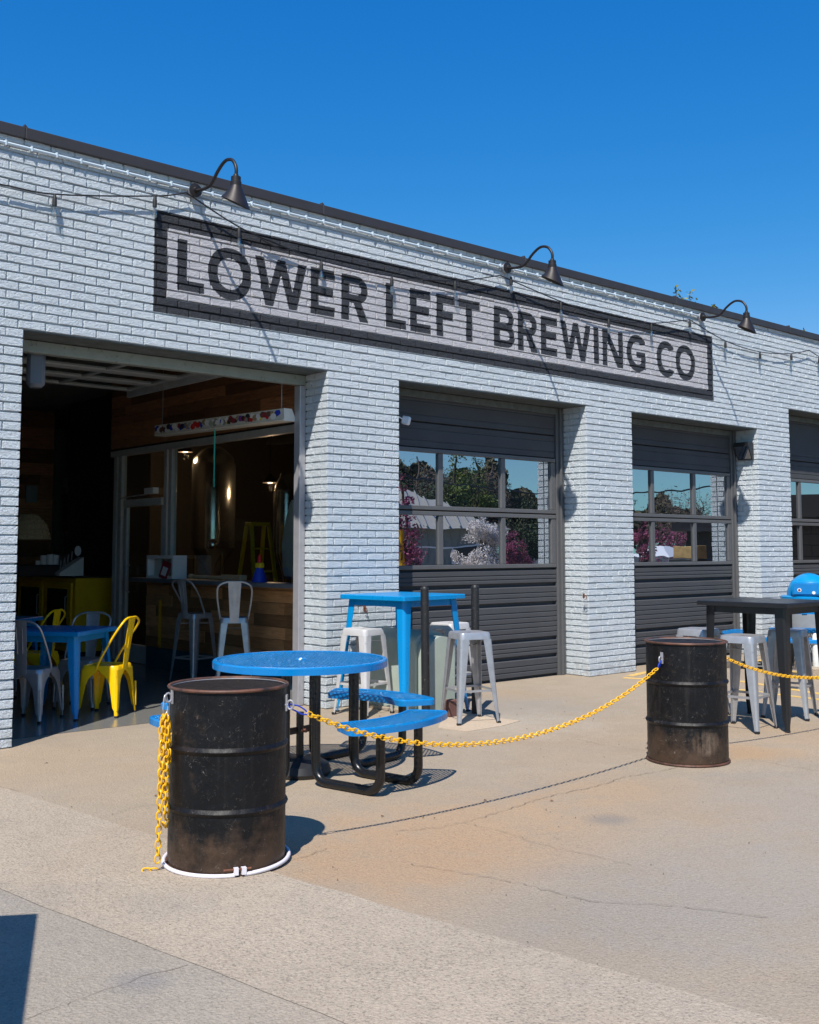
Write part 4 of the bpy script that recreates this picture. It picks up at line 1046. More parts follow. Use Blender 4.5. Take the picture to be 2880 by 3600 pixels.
# ---- gooseneck lamps
LX = lampX[0]; mz = cz-.018
def make_lamp():
    t = thing('gooseneck_lamp', 'dark bronze gooseneck lamp above the L and O of the sign', 'wall lamp', (LX, WY, mz), 0, 'gooseneck lamps over the painted sign')
    q = lambda x, y: onplane(x, y, 0, LX)-t.location
    bx = MB(); bx.lathe([(.030, .0), (.055, .0), (.057, .035), (.052, .045)], seg=24); bx.xf(Matrix.Rotation(R_(90), 4, 'X')); bx.obj('junction_box', M['steel'], t, True)
    bp = MB(); bp.lathe([(.020, .045), (.062, .046), (.063, .058), (.030, .066), (.022, .09)], seg=28); bp.xf(Matrix.Rotation(R_(90), 4, 'X')); bp.obj('mounting_plate', M['lamp'], t, True)
    top = q(806, 561); end = q(836, 612)
    yo = -.724
    pts = [(0, -.065, -.006), (0, -.13, -.018), (0, -.20, -.026), (0, -.30, -.022), (0, -.365, .015), (0, -.415, .062), (0, -.50, .115), (0, -.575, .134), (0, -.66, .110), (0, -.712, .052), (0, yo-.004, .0), (0, yo, -.045)]
    MB().tube(smooth_path(pts, 5), .0150, 12).obj('arm', M['lamp'], t, True)
    MB().lathe([(.048, -.138), (.048, -.100), (.043, -.094), (.042, -.056), (.024, -.050), (.021, -.034)], c=(0, yo, 0), seg=28).obj('socket', M['lamp'], t, True)
    sh_ = MB(); n = 36; rings = []
    for r0, z_in, z_out in ((.047, -.134, -.134), (.060, -.160, -.170), (.090, -.195, -.250), (.124, -.222, -.345)):
        ring = []
        for k in range(n):
            a = 2*math.pi*k/n; f = (1-math.sin(a-.5))/2          # f=1 on the outward side
            ring.append((r0*math.cos(a), yo+r0*math.sin(a), z_in+(z_out-z_in)*f))
        rings.append(ring)
    rings2 = [[(x*.96, yo+(y-yo)*.96, z) for x, y, z in rg_] for rg_ in reversed(rings)]
    sh_.loft(rings+rings2, cap=False); sh_.obj('shade', M['lamp'], t, True)
    MB().lathe([(.0, -.24), (.028, -.225), (.034, -.19), (.018, -.14)], c=(0, yo, 0), seg=16).obj('bulb', M['white'], t, True)
    return t
l1 = make_lamp()
dup(l1, (lampX[1], WY, mz), None, 'dark bronze gooseneck lamp above the gap between LEFT and BREWING')
dup(l1, (lampX[2], WY, mz-.008), None, 'dark bronze gooseneck lamp above the right end of the sign')
# ---- string lights
SP = [(-160, 640), (0, 648), (193, 683), (545, 689), (655, 677), (841, 798), (1000, 868), (1130, 916), (1378, 971), (1600, 987), (1758, 968), (1972, 1060), (2140, 1121), (2290, 1136), (2425, 1124), (2550, 1198), (2672, 1237), (2782, 1243), (2844, 1231), (2900, 1262), (3010, 1290)]
SY = WY-.05
sp3 = [onplane(x, y, 1, SY) for x, y in SP]
sg_ = thing('string_lights', 'black string light cable with clear bulbs draped along the sign', 'string lights', sp3[0])
peaks = [0, 4, 10, 14, 18, 20]
mb = MB()
for i, a in enumerate(peaks[:-1]):
    b = peaks[i+1]; seg = sp3[a:b+1]
    if len(seg) > 2: mb.tube([p_-sp3[0] for p_ in smooth_path(seg, 6)], .0068, 6)
    else: mb.tube([p_-sp3[0] for p_ in seg], .0068, 6)
mb.obj('cable', M['cord'], sg_, True)
kn = [onplane(x, y, 1, SY-.01) for x, y in ((915, 838), (950, 858), (980, 872), (1000, 880), (1020, 876), (1000, 868), (960, 850), (930, 840))]
mb = MB(); mb.tube([p_-sp3[0] for p_ in smooth_path(kn, 5)], .006, 6); mb.obj('cable_loop', M['cord'], sg_, True)
me_s = MB().lathe([(.006, 0), (.012, -.01), (.019, -.05), (.019, -.10)], seg=14).mesh('bulb_socket', M['rubber'], True)
me_b = MB().lathe([(.013, -.10), (.017, -.12), (.024, -.155), (.022, -.18), (.010, -.197), (.003, -.2)], seg=16).mesh('glass_bulb', M['bulb'], True)
me_f = MB().tube([(0, 0, -.10), (.006, 0, -.13), (0, 0, -.165), (-.006, 0, -.13), (0, 0, -.10)], .0022, 5).mesh('filament', paint('amber_filament', (.8, .45, .12), .3, .5))
for (x, y) in ((193, 683), (545, 689), (841, 798), (1130, 916), (1378, 971), (1600, 987), (1797, 972), (1972, 1060), (2140, 1121), (2290, 1136), (2425, 1124), (2550, 1198), (2672, 1237), (2782, 1243), (2880, 1255)):
    p = onplane(x, y, 1, SY)-sp3[0]
    s_ = link_mesh('bulb_socket', me_s, sg_, p); b_ = link_mesh('glass_bulb', me_b, s_); link_mesh('filament', me_f, s_)
# standoff screws that hold the cable at its peaks
for i in (4, 10, 14, 18):
    p = sp3[i]; MB().tube([(p.x-sp3[0].x, 0, p.z-sp3[0].z), (p.x-sp3[0].x, .07, p.z-sp3[0].z)], .004, 6).obj('hook', M['steel'], sg_)
# ---- white camera on the first pier, wall pack in the third bay
p = onplane(1428, 1478, 1, 8.66)
wc = thing('security_camera', 'small white security camera on the pier edge beside the first closed door', 'security camera', (p.x, p.y, p.z))
mb = MB(); mb.bbox(-.035, .035, -.045, .045, -.045, .045, .012); mb.xf(Matrix.Rotation(R_(35), 4, 'Z') @ Matrix.Rotation(R_(14), 4, 'X')); mb.obj('camera_body', M['white'], wc, True)
MB().tube([(-.03, .0, .0), (-.085+(7.296-p.x)*0, .01, .03), (7.296-p.x-.01, .02, .035)], .007, 8).obj('bracket', M['white'], wc, True)
wp = thing('wall_pack_light', 'dark wall light under the lintel at the right of the second closed door', 'wall light', (14.2, 8.60, 2.97))
mb = MB(); prf = [(-.13, .12), (.02, .12), (.02, -.13), (-.02, -.13), (-.13, .06)]
mb.loft([[(-y_*0+x_*1.0, yy, z_) for x_, z_ in prf] for yy in (.12, -.12) for y_ in (0,)]); mb.obj('housing', M['darkplastic'], wp)
MB().quad((-.125, -.11, .058), (-.125, .11, .058), (-.03, .11, -.12), (-.03, -.11, -.12)).xf(Matrix.Translation((-.004, 0, 0))).obj('lens', M['glass'], wp)

# ---- trash can with blue dome lid at the right edge
pb_ = onplane(2850, 2110, 0, 13.95)
_g = ray(2846, 2100); _g = Vector((_g.x, _g.y)).normalized()*16.2; tcx, tcy = _g.x, _g.y
tr = thing('trash_can', 'grey trash can with domed blue lid and swing door before the last pier', 'trash can', (tcx, tcy, 0), R_(112))
def zat(y): return EYE.z-(y-1934)*Vector((tcx, tcy)).length/F/1.01
zr = zat(2102); ztop = zat(2012); rr_ = .36
MB().lathe([(.30, 0), (.33, .4), (.34, zr-.02)], seg=32).obj('can_body', paint('grey_can', (.30, .31, .32), .6), tr, True)
MB().lathe([(.345, zr-.06), (.36, zr-.01), (.352, zr), (.33, zr+.005)], seg=32).obj('bin_liner', M['binliner'], tr, True)
MB().lathe([(.37, zr-.02), (.385, zr-.01), (.385, zr+.05), (.37, zr+.06), (.30, zr+.065)], seg=40).obj('lid_rim', M['bluemetal'], tr, True)
dm = MB(); hh = ztop-zr-.065; prd = [(.30, zr+.06)]+[(.30*math.cos(a), zr+.06+hh*math.sin(a)) for a in np.linspace(.15, math.pi/2-.08, 8)]
dm.lathe(prd, seg=40); dmo = dm.obj('lid_dome', M['bluemetal'], tr, True)
fd = MB(); fd.bbox(-.19, .19, -.02, .19, zr+.07, zr+.07+hh*.62, .012); fd.xf(Matrix.Rotation(0, 4, 'Z') @ Matrix.Translation((0, .17, 0))); dd = fd.obj('swing_door_frame', M['bluemetal'], tr, True)
fd = MB(); fd.bbox(-.165, .165, .0, .012, zr+.09, zr+.05+hh*.60, .004); fd.xf(Matrix.Translation((0, .363, 0))); fd.obj('swing_door', paint('blue_door', (.01, .2, .52), .3), dd, True)
for (x, z, s_, mm) in ((.085, .42, .020, 'purered'), (-.10, .24, .017, 'white')):
    st_ = MB().lathe([(.0, 0), (s_*1.35, .0), (s_*1.35, .002)], seg=10); st_.xf(Matrix.Translation((x, .379, zr+.07+hh*z*.6)) @ Matrix.Rotation(R_(-90), 4, 'X')); k_ = st_.obj('sticker', M['white'], dd)
    if mm == 'purered': st_ = MB().lathe([(.0, 0), (s_*.9, .0), (s_*.9, .002)], seg=8); st_.xf(Matrix.Translation((x, .3815, zr+.07+hh*z*.6)) @ Matrix.Rotation(R_(-90), 4, 'X')); st_.obj('sticker_print', M['red'], dd)
p = G(2872, 2385)
wb = thing('white_post', 'short white post on a concrete foot at the right edge under the blue table', 'post', (p.x, p.y, 0))
MB().lathe([(.04, 0), (.04, .50), (.02, .53)], seg=20).obj('post', M['sidewhite'], wb, True); MB().lathe([(.14, 0), (.14, .12), (.12, .14)], seg=20).obj('footing', M['conc'], wb, True)

# ================================================================ things inside
# yellow back-bar cooler
cab = thing('yellow_cooler', 'yellow back-bar cooler with two glass doors against the rear of the bay', 'cooler', (6.75, 14.9, 0))
rel(MB().bbox(6.75, 7.52, 14.9, 17.0, .06, 1.12, .006), cab).obj('cabinet', M['yellowcab'], cab)
rel(MB().box(6.8, 7.47, 14.95, 16.95, .0, .058), cab).obj('plinth', M['darkplastic'], cab)
for y0 in (14.98, 15.98):
    g_ = rel(MB().bbox(6.715, 6.748, y0, y0+.92, .16, 1.05, .005), cab).obj('glass_door', M['yellowcab'], cab)
    rel(MB().box(6.709, 6.714, y0+.12, y0+.80, .26, .96), cab).obj('door_pane', paint('dark_glass', (.012, .012, .014), .08), g_)
    rel(MB().tube([(6.70, y0+.06, .55), (6.66, y0+.06, .57), (6.66, y0+.06, .85), (6.70, y0+.06, .87)], .008, 6), cab).obj('door_handle', M['steel'], g_)
rel(MB().bbox(6.70, 7.54, 14.88, 17.02, 1.125, 1.15, .004), cab).obj('counter_top', M['darkplastic'], cab)
def Q(px, ypx, Y): return onplane(px, ypx, 1, Y)
def cupstack(px, y0, y1, wpx, Y, label, grp):
    a = Q(px, y1, Y); b = Q(px, y0, Y); r0 = wpx/2/F*math.hypot(a.x, a.y); hgt = b.z-a.z
    t = thing('cup_stack', label, 'cups', (a.x, Y, a.z), 0, grp); n = max(3, int(hgt/.03))
    for k in range(n): z = hgt*k/n; MB().lathe([(r0*.92, z), (r0, z+.002), (r0*.96, z+hgt/n)], seg=16).obj('cup', M['white'], t, True)
tray = thing('napkin_tray', 'dark tray under the white cup stacks on the cooler', 'tray', Q(140, 2020, 15.2))
tz = 1.152
a = Q(60, 2020, 15.2); b = Q(215, 2020, 15.2)
tray.location = ((a.x+b.x)/2, 15.3, tz); hw = (b.x-a.x)/2
MB().bbox(-hw, hw, -.14, .14, 0, .16, .01).obj('tray_box', M['darkplastic'], tray)
def zc_(px, y, Y): return Q(px, y, Y).z
for i, (px, y0, w_) in enumerate(((153, 1952, 21), (177, 1949, 23), (197, 1951, 20), (132, 1977, 16))):
    p = Q(px, 1990, 15.25); top = zc_(px, y0, 15.25); r0 = w_/2/F*math.hypot(p.x, p.y)*1.02
    t = thing('cup_stack', ('leftmost tall white cup stack on the dark tray', 'middle and tallest white cup stack on the dark tray', 'rightmost white cup stack on the dark tray', 'single short white cup left of the stacks on the tray')[i], 'cups', (p.x, 15.25, tz+.162), 0, 'white paper cups on the cooler')
    hgt = max(.06, top-tz-.162); n = 6 if i < 3 else 2
    for k in range(n): z = hgt*k/n; MB().lathe([(r0*.9, z), (r0, z+hgt/n*.85), (r0*.99, z+hgt/n)], seg=14).obj('cup', M['white'], t, True)
cdy = thing('menu_caddy', 'white sloping cardboard caddy with cutlery on the cooler', 'caddy', (Q(240, 2000, 15.1).x, 15.1, tz))
q0 = Q(200, 2025, 15.1).x-cdy.location.x; q1 = Q(283, 2025, 15.1).x-cdy.location.x
MB().loft([[(q0, y_, 0), (q1, y_, 0), (q1, y_, .27), (q0, y_, .05)] for y_ in (.1, -.1)]).obj('caddy_box', M['white'], cdy)
for k in range(4):
    x = q0+.05+k*.055; MB().tube([(x, 0, .09+k*.045), (x+.01, 0, .22+k*.045)], .009, 6).obj('cutlery', M['steel'], cdy, True)
MB().lathe([(.0, 0), (.05, 0), (.05, .01)], seg=20).xf(Matrix.Translation((q1-.05, 0, .36)) @ Matrix.Rotation(R_(90), 4, 'X') @ Matrix.Scale(1.5, 4, (0, 1, 0))).obj('tag', M['white'], cdy)
# things on the back wall
def hang_panel(name, label, cat, px0, px1, y0, y1, Y, mat, frame=None, th=.03):
    a = Q(px0, y1, Y); b = Q(px1, y0, Y); t = thing(name, label, cat, (a.x, Y, a.z)); w_, h_ = b.x-a.x, b.z-a.z
    MB().box(.03 if frame else 0, w_-(.03 if frame else 0), -th, -.001, .03 if frame else 0, h_-(.03 if frame else 0)).obj('panel', mat, t)
    if frame:
        for (x0, x1, z0, z1) in ((0, w_, 0, .028), (0, w_, h_-.028, h_), (0, .028, .0285, h_-.0285), (w_-.028, w_, .0285, h_-.0285)): MB().box(x0, x1, -th-.012, -.001, z0, z1).obj('frame', frame, t)
    return t
hang_panel('framed_chalkboard', 'dark framed board hanging on the rear wall above the yellow cooler', 'framed board', 226, 366, 1735, 1876, 17.96, M['darkplastic'], M['barplank'])
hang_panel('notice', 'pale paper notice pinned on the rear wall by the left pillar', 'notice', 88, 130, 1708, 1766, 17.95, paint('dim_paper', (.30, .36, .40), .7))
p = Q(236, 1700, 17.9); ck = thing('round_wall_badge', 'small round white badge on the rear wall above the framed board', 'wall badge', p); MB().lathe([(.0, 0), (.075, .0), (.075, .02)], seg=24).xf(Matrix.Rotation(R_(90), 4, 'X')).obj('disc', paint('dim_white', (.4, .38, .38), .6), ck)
p = Q(100, 1850, 13.5); ws = thing('wicker_shade', 'woven wicker lampshade at the left edge of the open bay', 'lampshade', (p.x, 13.5, p.z))
mb = MB()
for k in range(16):
    a = 2*math.pi*k/16; mb.tube([(.27*math.cos(a), .27*math.sin(a), -.16), (.22*math.cos(a), .22*math.sin(a), .02), (.09*math.cos(a), .09*math.sin(a), .15)], .007, 5)
mb.obj('stave', M['wicker'], ws)
for z_, r0 in ((-.16, .27), (-.10, .26), (-.04, .24), (.02, .22), (.07, .18), (.12, .13)): MB().tube([(r0*math.cos(a), r0*math.sin(a), z_) for a in np.linspace(0, 2*math.pi, 24, endpoint=False)], .008, 5, closed=True).obj('hoop', M['wicker'], ws)
MB().lathe([(.265, -.158), (.215, .02), (.086, .148)], seg=24, capb=False, capt=True).obj('woven_skin', M['wicker'], ws, True)
# grey column speaker inside the opening top left
spk = thing('column_speaker', 'grey column speaker hung at the top left corner of the open bay', 'speaker', (3.655, 8.95, 3.085), R_(-20))
MB().bbox(-.075, .075, -.075, .075, -.18, .18, .03).obj('speaker_body', M['speaker'], spk, True); MB().box(-.02, .02, .07, .12, -.02, .16).obj('bracket', M['darkplastic'], spk)
# fluorescent fixture with stickers
fa, fb = onplane(556, 1497, 0, 6.2), onplane(1012, 1436, 0, 6.2)
fl_ = thing('sticker_covered_light', 'slanting fluorescent fixture covered in stickers hanging by chains', 'light fixture', (fa+fb)/2)
d = (fb-fa); L_ = d.length; Q4 = d.to_track_quat('Y', 'Z').to_matrix().to_4x4()
h_ = MB(); prf = [(.045, 0), (.04, -.105), (.05, -.112), (.04, -.125), (-.10, -.125), (-.10, -.10), (-.05, 0)]
h_.loft([[(x, y_, z) for x, z in prf] for y_ in (L_/2, -L_/2)]); h_.xf(Q4); ho = h_.obj('housing', paint('fixture_white', (.65, .64, .58), .5), fl_)
M['fixw'] = M['wicker']; rs = random.Random(9); cols = ['purered', 'bluedeep', 'yellow', 'white', 'darkplastic', 'brown', 'teal', 'wicker', 'red']
cols = ['white', 'white', 'white', 'red', 'purered', 'darkplastic', 'fixw', 'basketgrey', 'green', 'bluedeep', 'yellow', 'white', 'brown', 'wicker']
y_ = -L_/2+.04; kk = 0
while y_ < L_/2-.06:
    w_ = rs.uniform(.025, .055); mt_ = M[rs.choice(cols)]; z0 = -rs.uniform(.035, .072); a_ = rs.uniform(0, 6.28); nseg = rs.choice((4, 5, 6, 12, 12)); kk += 1
    x_ = .0462+.0004*(kk % 7)
    rg0 = [(x_, y_+w_*math.cos(a_+2*math.pi*k/nseg), z0+min(w_, .032)*math.sin(a_+2*math.pi*k/nseg)) for k in range(nseg)]
    MB().loft([[(x-.004, y, z) for x, y, z in rg0], [(x+.0005, y, z) for x, y, z in rg0]]).xf(Q4).obj('sticker', mt_, ho); y_ += w_*rs.uniform(.55, 1.3)
for f_ in (-.46, .46):
    top_ = d*f_; MB().tube([top_+Vector((0, 0, .0)), top_+Vector((0, 0, .9))], .004, 5).obj('hanging_chain', M['steel'], fl_)
hk = MB().tube(smooth_path([(-.03, .06, -.09), (-.03, .06, -.12), (-.03, -.06, -.12), (-.03, -.06, -.09)], 4), .005, 6); hk.xf(Q4); hk.obj('pull_handle', M['white'], fl_)
mc = fl_.location; rope = MB(); a = Vector((-.03, 0, -.115)); pend = onplane(786, 1710, 0, 6.2)
rope.tube(smooth_path([Vector((mc.x-.03, mc.y, mc.z-.115)), Vector((mc.x-.03, mc.y+.003, mc.z-.5)), Vector((mc.x-.02, mc.y+.02, pend.z+.1)), Vector((mc.x-.03, mc.y, pend.z))], 6), .008, 6)
ro = thing('teal_pull_cord', 'teal braided pull cord dangling from the sticker covered light', 'cord', mc); rope.xf(Matrix.Translation(-mc)); rope.obj('cord', M['teal'], ro, True)
# on the bar
bx_ = PXn-.16
def onbar(px): return onplane(px, 2000, 0, bx_).y
fr_ = thing('glass_display_box', 'small white framed display box on the left end of the bar', 'display box', (bx_, (onbar(540)+onbar(632))/2, 1.166))
hy = (onbar(540)-onbar(632))/2
for (y0, y1, z0, z1) in ((-hy, hy, 0, .03), (-hy, hy, .25, .29), (-hy, -hy+.03, .031, .249), (hy-.03, hy, .031, .249)): MB().box(-.10, .10, y0, y1, z0, z1).obj('frame', M['white'], fr_)
MB().box(-.004, .004, -hy+.031, hy-.031, .031, .249).obj('pane', M['clear'], fr_)
py0 = onplane(572, 1985, 0, bx_-.11).y
cs = thing('card_sign', 'small maroon card sign with a pale square leaning on the bar edge', 'card sign', (bx_-.11, py0, 1.166), 0)
mb = MB().box(-.004, .004, -.10, .10, 0, .22); mb.xf(Matrix.Rotation(R_(12), 4, 'X') @ Matrix.Rotation(R_(12), 4, 'Y')); mb.obj('card', M['red'], cs)
mb = MB().box(-.007, -.0045, -.06, .06, .04, .15); mb.xf(Matrix.Rotation(R_(12), 4, 'X') @ Matrix.Rotation(R_(12), 4, 'Y')); mb.obj('pale_square', M['white'], cs)
fg = thing('figurine', 'small figurine with blue cone body and red and yellow top on the bar', 'figurine', (bx_, onbar(913), 1.166))
MB().lathe([(.085, 0), (.075, .06), (.045, .14), (.025, .17)], seg=18).obj('body', M['bluedeep'], fg, True)
MB().bbox(-.03, .03, -.055, .055, .155, .215, .01).obj('sleeves', M['yellow'], fg); MB().lathe([(.02, .2), (.026, .23), (.02, .29), (.006, .31)], seg=12).obj('top', M['purered'], fg, True)
pd = thing('wooden_paddle', 'long wooden brewing paddle lying along the bar', 'paddle', (bx_+.02, onbar(770), 1.185))
y0, y1 = onbar(852)-onbar(770), onbar(668)-onbar(770)
MB().bbox(-.05, .05, y0, y0+.42, -.012, .05, .008).obj('blade', M['paddle'], pd); MB().tube([(0, y0+.42, .012), (0, y1, .012)], .022, 10).obj('shaft', M['paddle'], pd, True); MB().lathe([(.03, -.015), (.045, .01), (.03, .045)], c=(0, y1, 0), seg=14).obj('knob', M['paddle'], pd, True)
# hanging yellow chain by the door
hp = onplane(565, 2110, 0, PXn-.08); hc = thing('yellow_chain', 'yellow chain hanging against the bar end inside the bay', 'chain', hp)
chain_links(hc, [hp, hp+Vector((0, 0, -.62))]); chain_links(hc, [hp+Vector((0, .02, -.01)), hp+Vector((0, .03, -.60))])
# towel basket inside the right jamb
p = G(1030, 2296, .35); tbk = thing('towel_basket', 'round grey basket of rolled white cloths inside the right door jamb', 'basket', (p.x, p.y, 0))
MB().lathe([(.14, 0), (.17, .28), (.185, .56), (.19, .57)], seg=28, capt=False).obj('basket', M['basketgrey'], tbk, True); MB().tube([(.19*math.cos(a), .19*math.sin(a), .575) for a in np.linspace(0, 6.283, 28, endpoint=False)], .010, 6, closed=True).obj('rim', M['basketgrey'], tbk, True)
for k in range(6):
    a = rs.uniform(0, 3.14); c_ = Vector((rs.uniform(-.07, .07), rs.uniform(-.07, .07), .56+k*.012)); v_ = Vector((math.cos(a), math.sin(a), rs.uniform(-.1, .35)))*.11
    MB().tube([c_-v_, c_, c_+v_], [.026, .03, .026], 10).obj('rolled_cloth', M['whitecloth'], tbk, True)
# white cloth hung behind the glass near the right jamb
p = onplane(1032, 1880, 0, 7.6); wc_ = thing('white_apron', 'white apron hanging behind the interior glass by the right jamb', 'apron', (7.6, p.y, p.z))
mb = MB(); rings = []
for z_, w0, w1 in ((.42, -.06, .05), (.36, -.09, .09), (.2, -.10, .16), (-.1, -.16, .24), (-.42, -.12, .22), (-.5, -.08, .18)): rings.append([(.0, w1, z_), (.03, (w0+w1)/2, z_), (.0, w0, z_), (-.03, (w0+w1)/2, z_)])
mb.loft(rings); mb.obj('cloth', M['whitecloth'], wc_, True)
# brewing tanks behind the glass
def tank(label, px, rpx, y_top, y_bot, X):
    p = onplane(px, 1850, 0, X); D_ = math.hypot(p.x, p.y); r0 = rpx/F*D_; zt_ = EYE.z+(1934-y_top)*D_/F*.985; zb_ = EYE.z-(y_bot-1934)*D_/F
    t = thing('brewing_tank', label, 'tank', (p.x, p.y, 0), 0, 'stainless brewing tanks behind the interior glass')
    MB().lathe([(.06, zb_-.45), (r0*.5, zb_-.25), (r0, zb_), (r0, zb_+.01), (r0, zt_), (r0*.93, zt_+.12), (r0*.6, zt_+.24), (.1, zt_+.3)], seg=48).obj('vessel', M['tank'], t, True)
    for k in range(3): a = 2.1*k+.5; MB().tube([(r0*.8*math.cos(a), r0*.8*math.sin(a), 0), (r0*.8*math.cos(a), r0*.8*math.sin(a), zb_)], .03, 8).obj('leg', M['tank'], t, True)
    v = Vector((-p.x, -p.y)).normalized(); mw = MB(); mw.lathe([(.0, 0), (.09, .0), (.10, .02), (.08, .035)], seg=20); mw.xf(Matrix.Translation((v.x*r0, v.y*r0, zb_+.05)) @ Vector((v.x, v.y, 0)).to_track_quat('Z', 'Y').to_matrix().to_4x4()); mw.obj('manway', M['tank'], t, True)
tank('large stainless tank behind the interior glass, left of the teal cord', 750, 75, 1640, 1930, 9.0)
tank('narrower stainless tank behind the interior glass near the right jamb', 1010, 48, 1740, 1950, 8.8)
M['glow'] = bpy.data.materials.new('lit_bulb'); M['glow'].use_nodes = True; _b = M['glow'].node_tree.nodes['Principled BSDF']; _b.inputs['Emission Color'].default_value = (1, .55, .22, 1); _b.inputs['Emission Strength'].default_value = 3.0
for (px_, y_, X_, lb) in ((652, 1585, 8.6, 'lit warm pendant lamp behind the interior glass, above the door side'), (950, 1693, 9.6, 'lit warm pendant lamp behind the interior glass, nearer the jamb')):
    p = onplane(px_, y_, 0, X_); pl_ = thing('pendant_lamp', lb, 'pendant lamp', p)
    MB().lathe([(.12, -.02), (.10, .03), (.04, .09), (.02, .12)], seg=24, capb=False).obj('shade', M['lamp'], pl_, True); MB().lathe([(.0, -.03), (.035, -.02), (.04, .02), (.02, .05)], seg=16).obj('bulb', M['glow'], pl_, True)
    MB().tube([(0, 0, .12), (0, 0, 3.94-p.z)], .006, 6).obj('cord', M['cord'], pl_)
    lt_ = bpy.data.lights.new('pendant_light', 'POINT'); lt_.energy = 16; lt_.color = (1, .62, .34); lt_.shadow_soft_size = .05; lo_ = bpy.data.objects.new('pendant_light', lt_); COL.objects.link(lo_); lo_.location = (p.x, p.y, p.z-.10)
# yellow step ladder behind the glass
p = onplane(905, 1990, 0, 8.2); ld = thing('step_ladder', 'yellow step ladder standing open behind the interior glass', 'ladder', (8.2, p.y, 0))
for s in (-1, 1): 
    for sd in (-1, 1): MB().bar((sd*.22, s*.38, 0), (sd*.14, s*.06, 1.85), .05, .03).obj('rail', M['yellow'], ld)
for k in range(5): f_ = (k+1)/6; MB().bar((-.22+.08*f_, -.38+.32*f_, 1.85*f_), (.22-.08*f_, -.38+.32*f_, 1.85*f_), .08, .02).obj('step', M['yellow'], ld)
MB().bbox(-.16, .16, -.08, .08, 1.85, 1.90, .01).obj('top_cap', M['yellow'], ld)

# ================================================================ trees behind the roof and the place reflected in the door glass
M['leafg'] = paint('spring_green_leaf', (.22, .27, .05), .6, var=.5, scale=1.5); M['leafd'] = paint('dark_evergreen', (.06, .085, .035), .7, var=.5, scale=1.2)
M['leafy'] = paint('olive_young_leaf', (.22, .22, .05), .6, var=.4, scale=2); M['pink'] = paint('redbud_blossom', (.40, .09, .18), .7, var=.5, scale=2); M['blossom'] = paint('white_blossom', (.93, .84, .78), .7, var=.4, scale=3)
M['twig'] = paint('grey_brown_twig', (.24, .17, .13), .9, var=.4, scale=2)
def tree(name, label, loc, h, w, leafmat, n=2600, ls=.18, seed=1, trunk=.16, base=.3, bare=0, group=None):
    r = random.Random(seed); t = thing(name, label, 'tree', loc, 0, group)
    tm = MB(); tm.tube([(0, 0, 0), (r.uniform(-.1, .1), r.uniform(-.1, .1), h*.3), (r.uniform(-.2, .2), r.uniform(-.2, .2), h*.65), (0, 0, h*.98)], [trunk, trunk*.8, trunk*.45, trunk*.12], 8)
    ends = []
    for k in range(16+bare):
        a = r.uniform(0, 6.28); z0 = h*r.uniform(base*.8, .75); L_ = w*r.uniform(.5, 1.)*(1-.5*(z0/h)); up = r.uniform(.3, .9)*L_
        e = Vector((math.cos(a)*L_, math.sin(a)*L_, min(z0+up, h*.98))); s0 = Vector((0, 0, z0)); m_ = s0.lerp(e, .5)+Vector((r.uniform(-.2, .2), r.uniform(-.2, .2), r.uniform(-.1, .3)))
        tm.tube([s0, m_, e], [trunk*.35, trunk*.2, trunk*.04], 5); ends += [m_, e]
        for q in range(3+(5 if bare else 0)):
            b0 = m_.lerp(e, r.random()); b1 = b0+Vector((r.uniform(-1, 1), r.uniform(-1, 1), r.uniform(0, 1.2)))*w*.28; tm.tube([b0, b1], [trunk*.10, trunk*.02], 4); ends.append(b1)
    tm.obj('trunk', M['bark'] if not bare else M['twig'], t, True)
    cm = MB()
    cl_ = [(e, r.uniform(.35, .8)*w*.38) for e in ends]+[(Vector((0, 0, h-w*.22)), w*.24), (Vector((w*.1, 0, h-w*.6)), w*.35)]
    for k in range(n):
        c_, cr_ = r.choice(cl_); d_ = Vector((r.gauss(0, 1), r.gauss(0, 1), r.gauss(0, .8))).normalized()*cr_*r.random()**.45
        p_ = c_+d_; s = ls*r.uniform(.5, 1.2); u = Vector((r.gauss(0, 1), r.gauss(0, 1), r.gauss(0, 1))).normalized(); v_ = u.cross(Vector((r.gauss(0, 1), r.gauss(0, 1), r.gauss(0, 1)))).normalized()
        nn = len(cm.v); cm.v += [tuple(p_-u*s), tuple(p_+v_*s*.55), tuple(p_+u*s), tuple(p_-v_*s*.55)]; cm.f.append((nn, nn+1, nn+2, nn+3))
    cm.obj('crown', leafmat, t); return t
def behind(px, dist): g_ = ray(px, 1900); g_ = Vector((g_.x, g_.y, 0)).normalized()*dist; return g_
def zpx(y, dist): return EYE.z+(1934-y)*dist/F*1.02/math.cos(0)
for i, (px, y, dist, w_, nm) in enumerate(((2378, 1018, 34, .75, 'tallest thin olive treetop showing above the roof edge'), (2425, 1026, 36, .9, 'olive treetop just right of the tallest one above the roof'), (2508, 1082, 34, .45, 'tiny olive treetop by the right lamp above the roof'), (2822, 1168, 36, .6, 'sparse treetop peeking over the roof at the far right'))):
    g_ = ray(px, y); g_ = g_*(dist/math.hypot(g_.x, g_.y)); p = Vector((g_.x, g_.y, 0)); tree('young_tree', nm, p, g_.z+1.53+.12, w_*.85, M['leafy'], 1500, .07, 20+i, .07, .6, group='treetops above the roof')
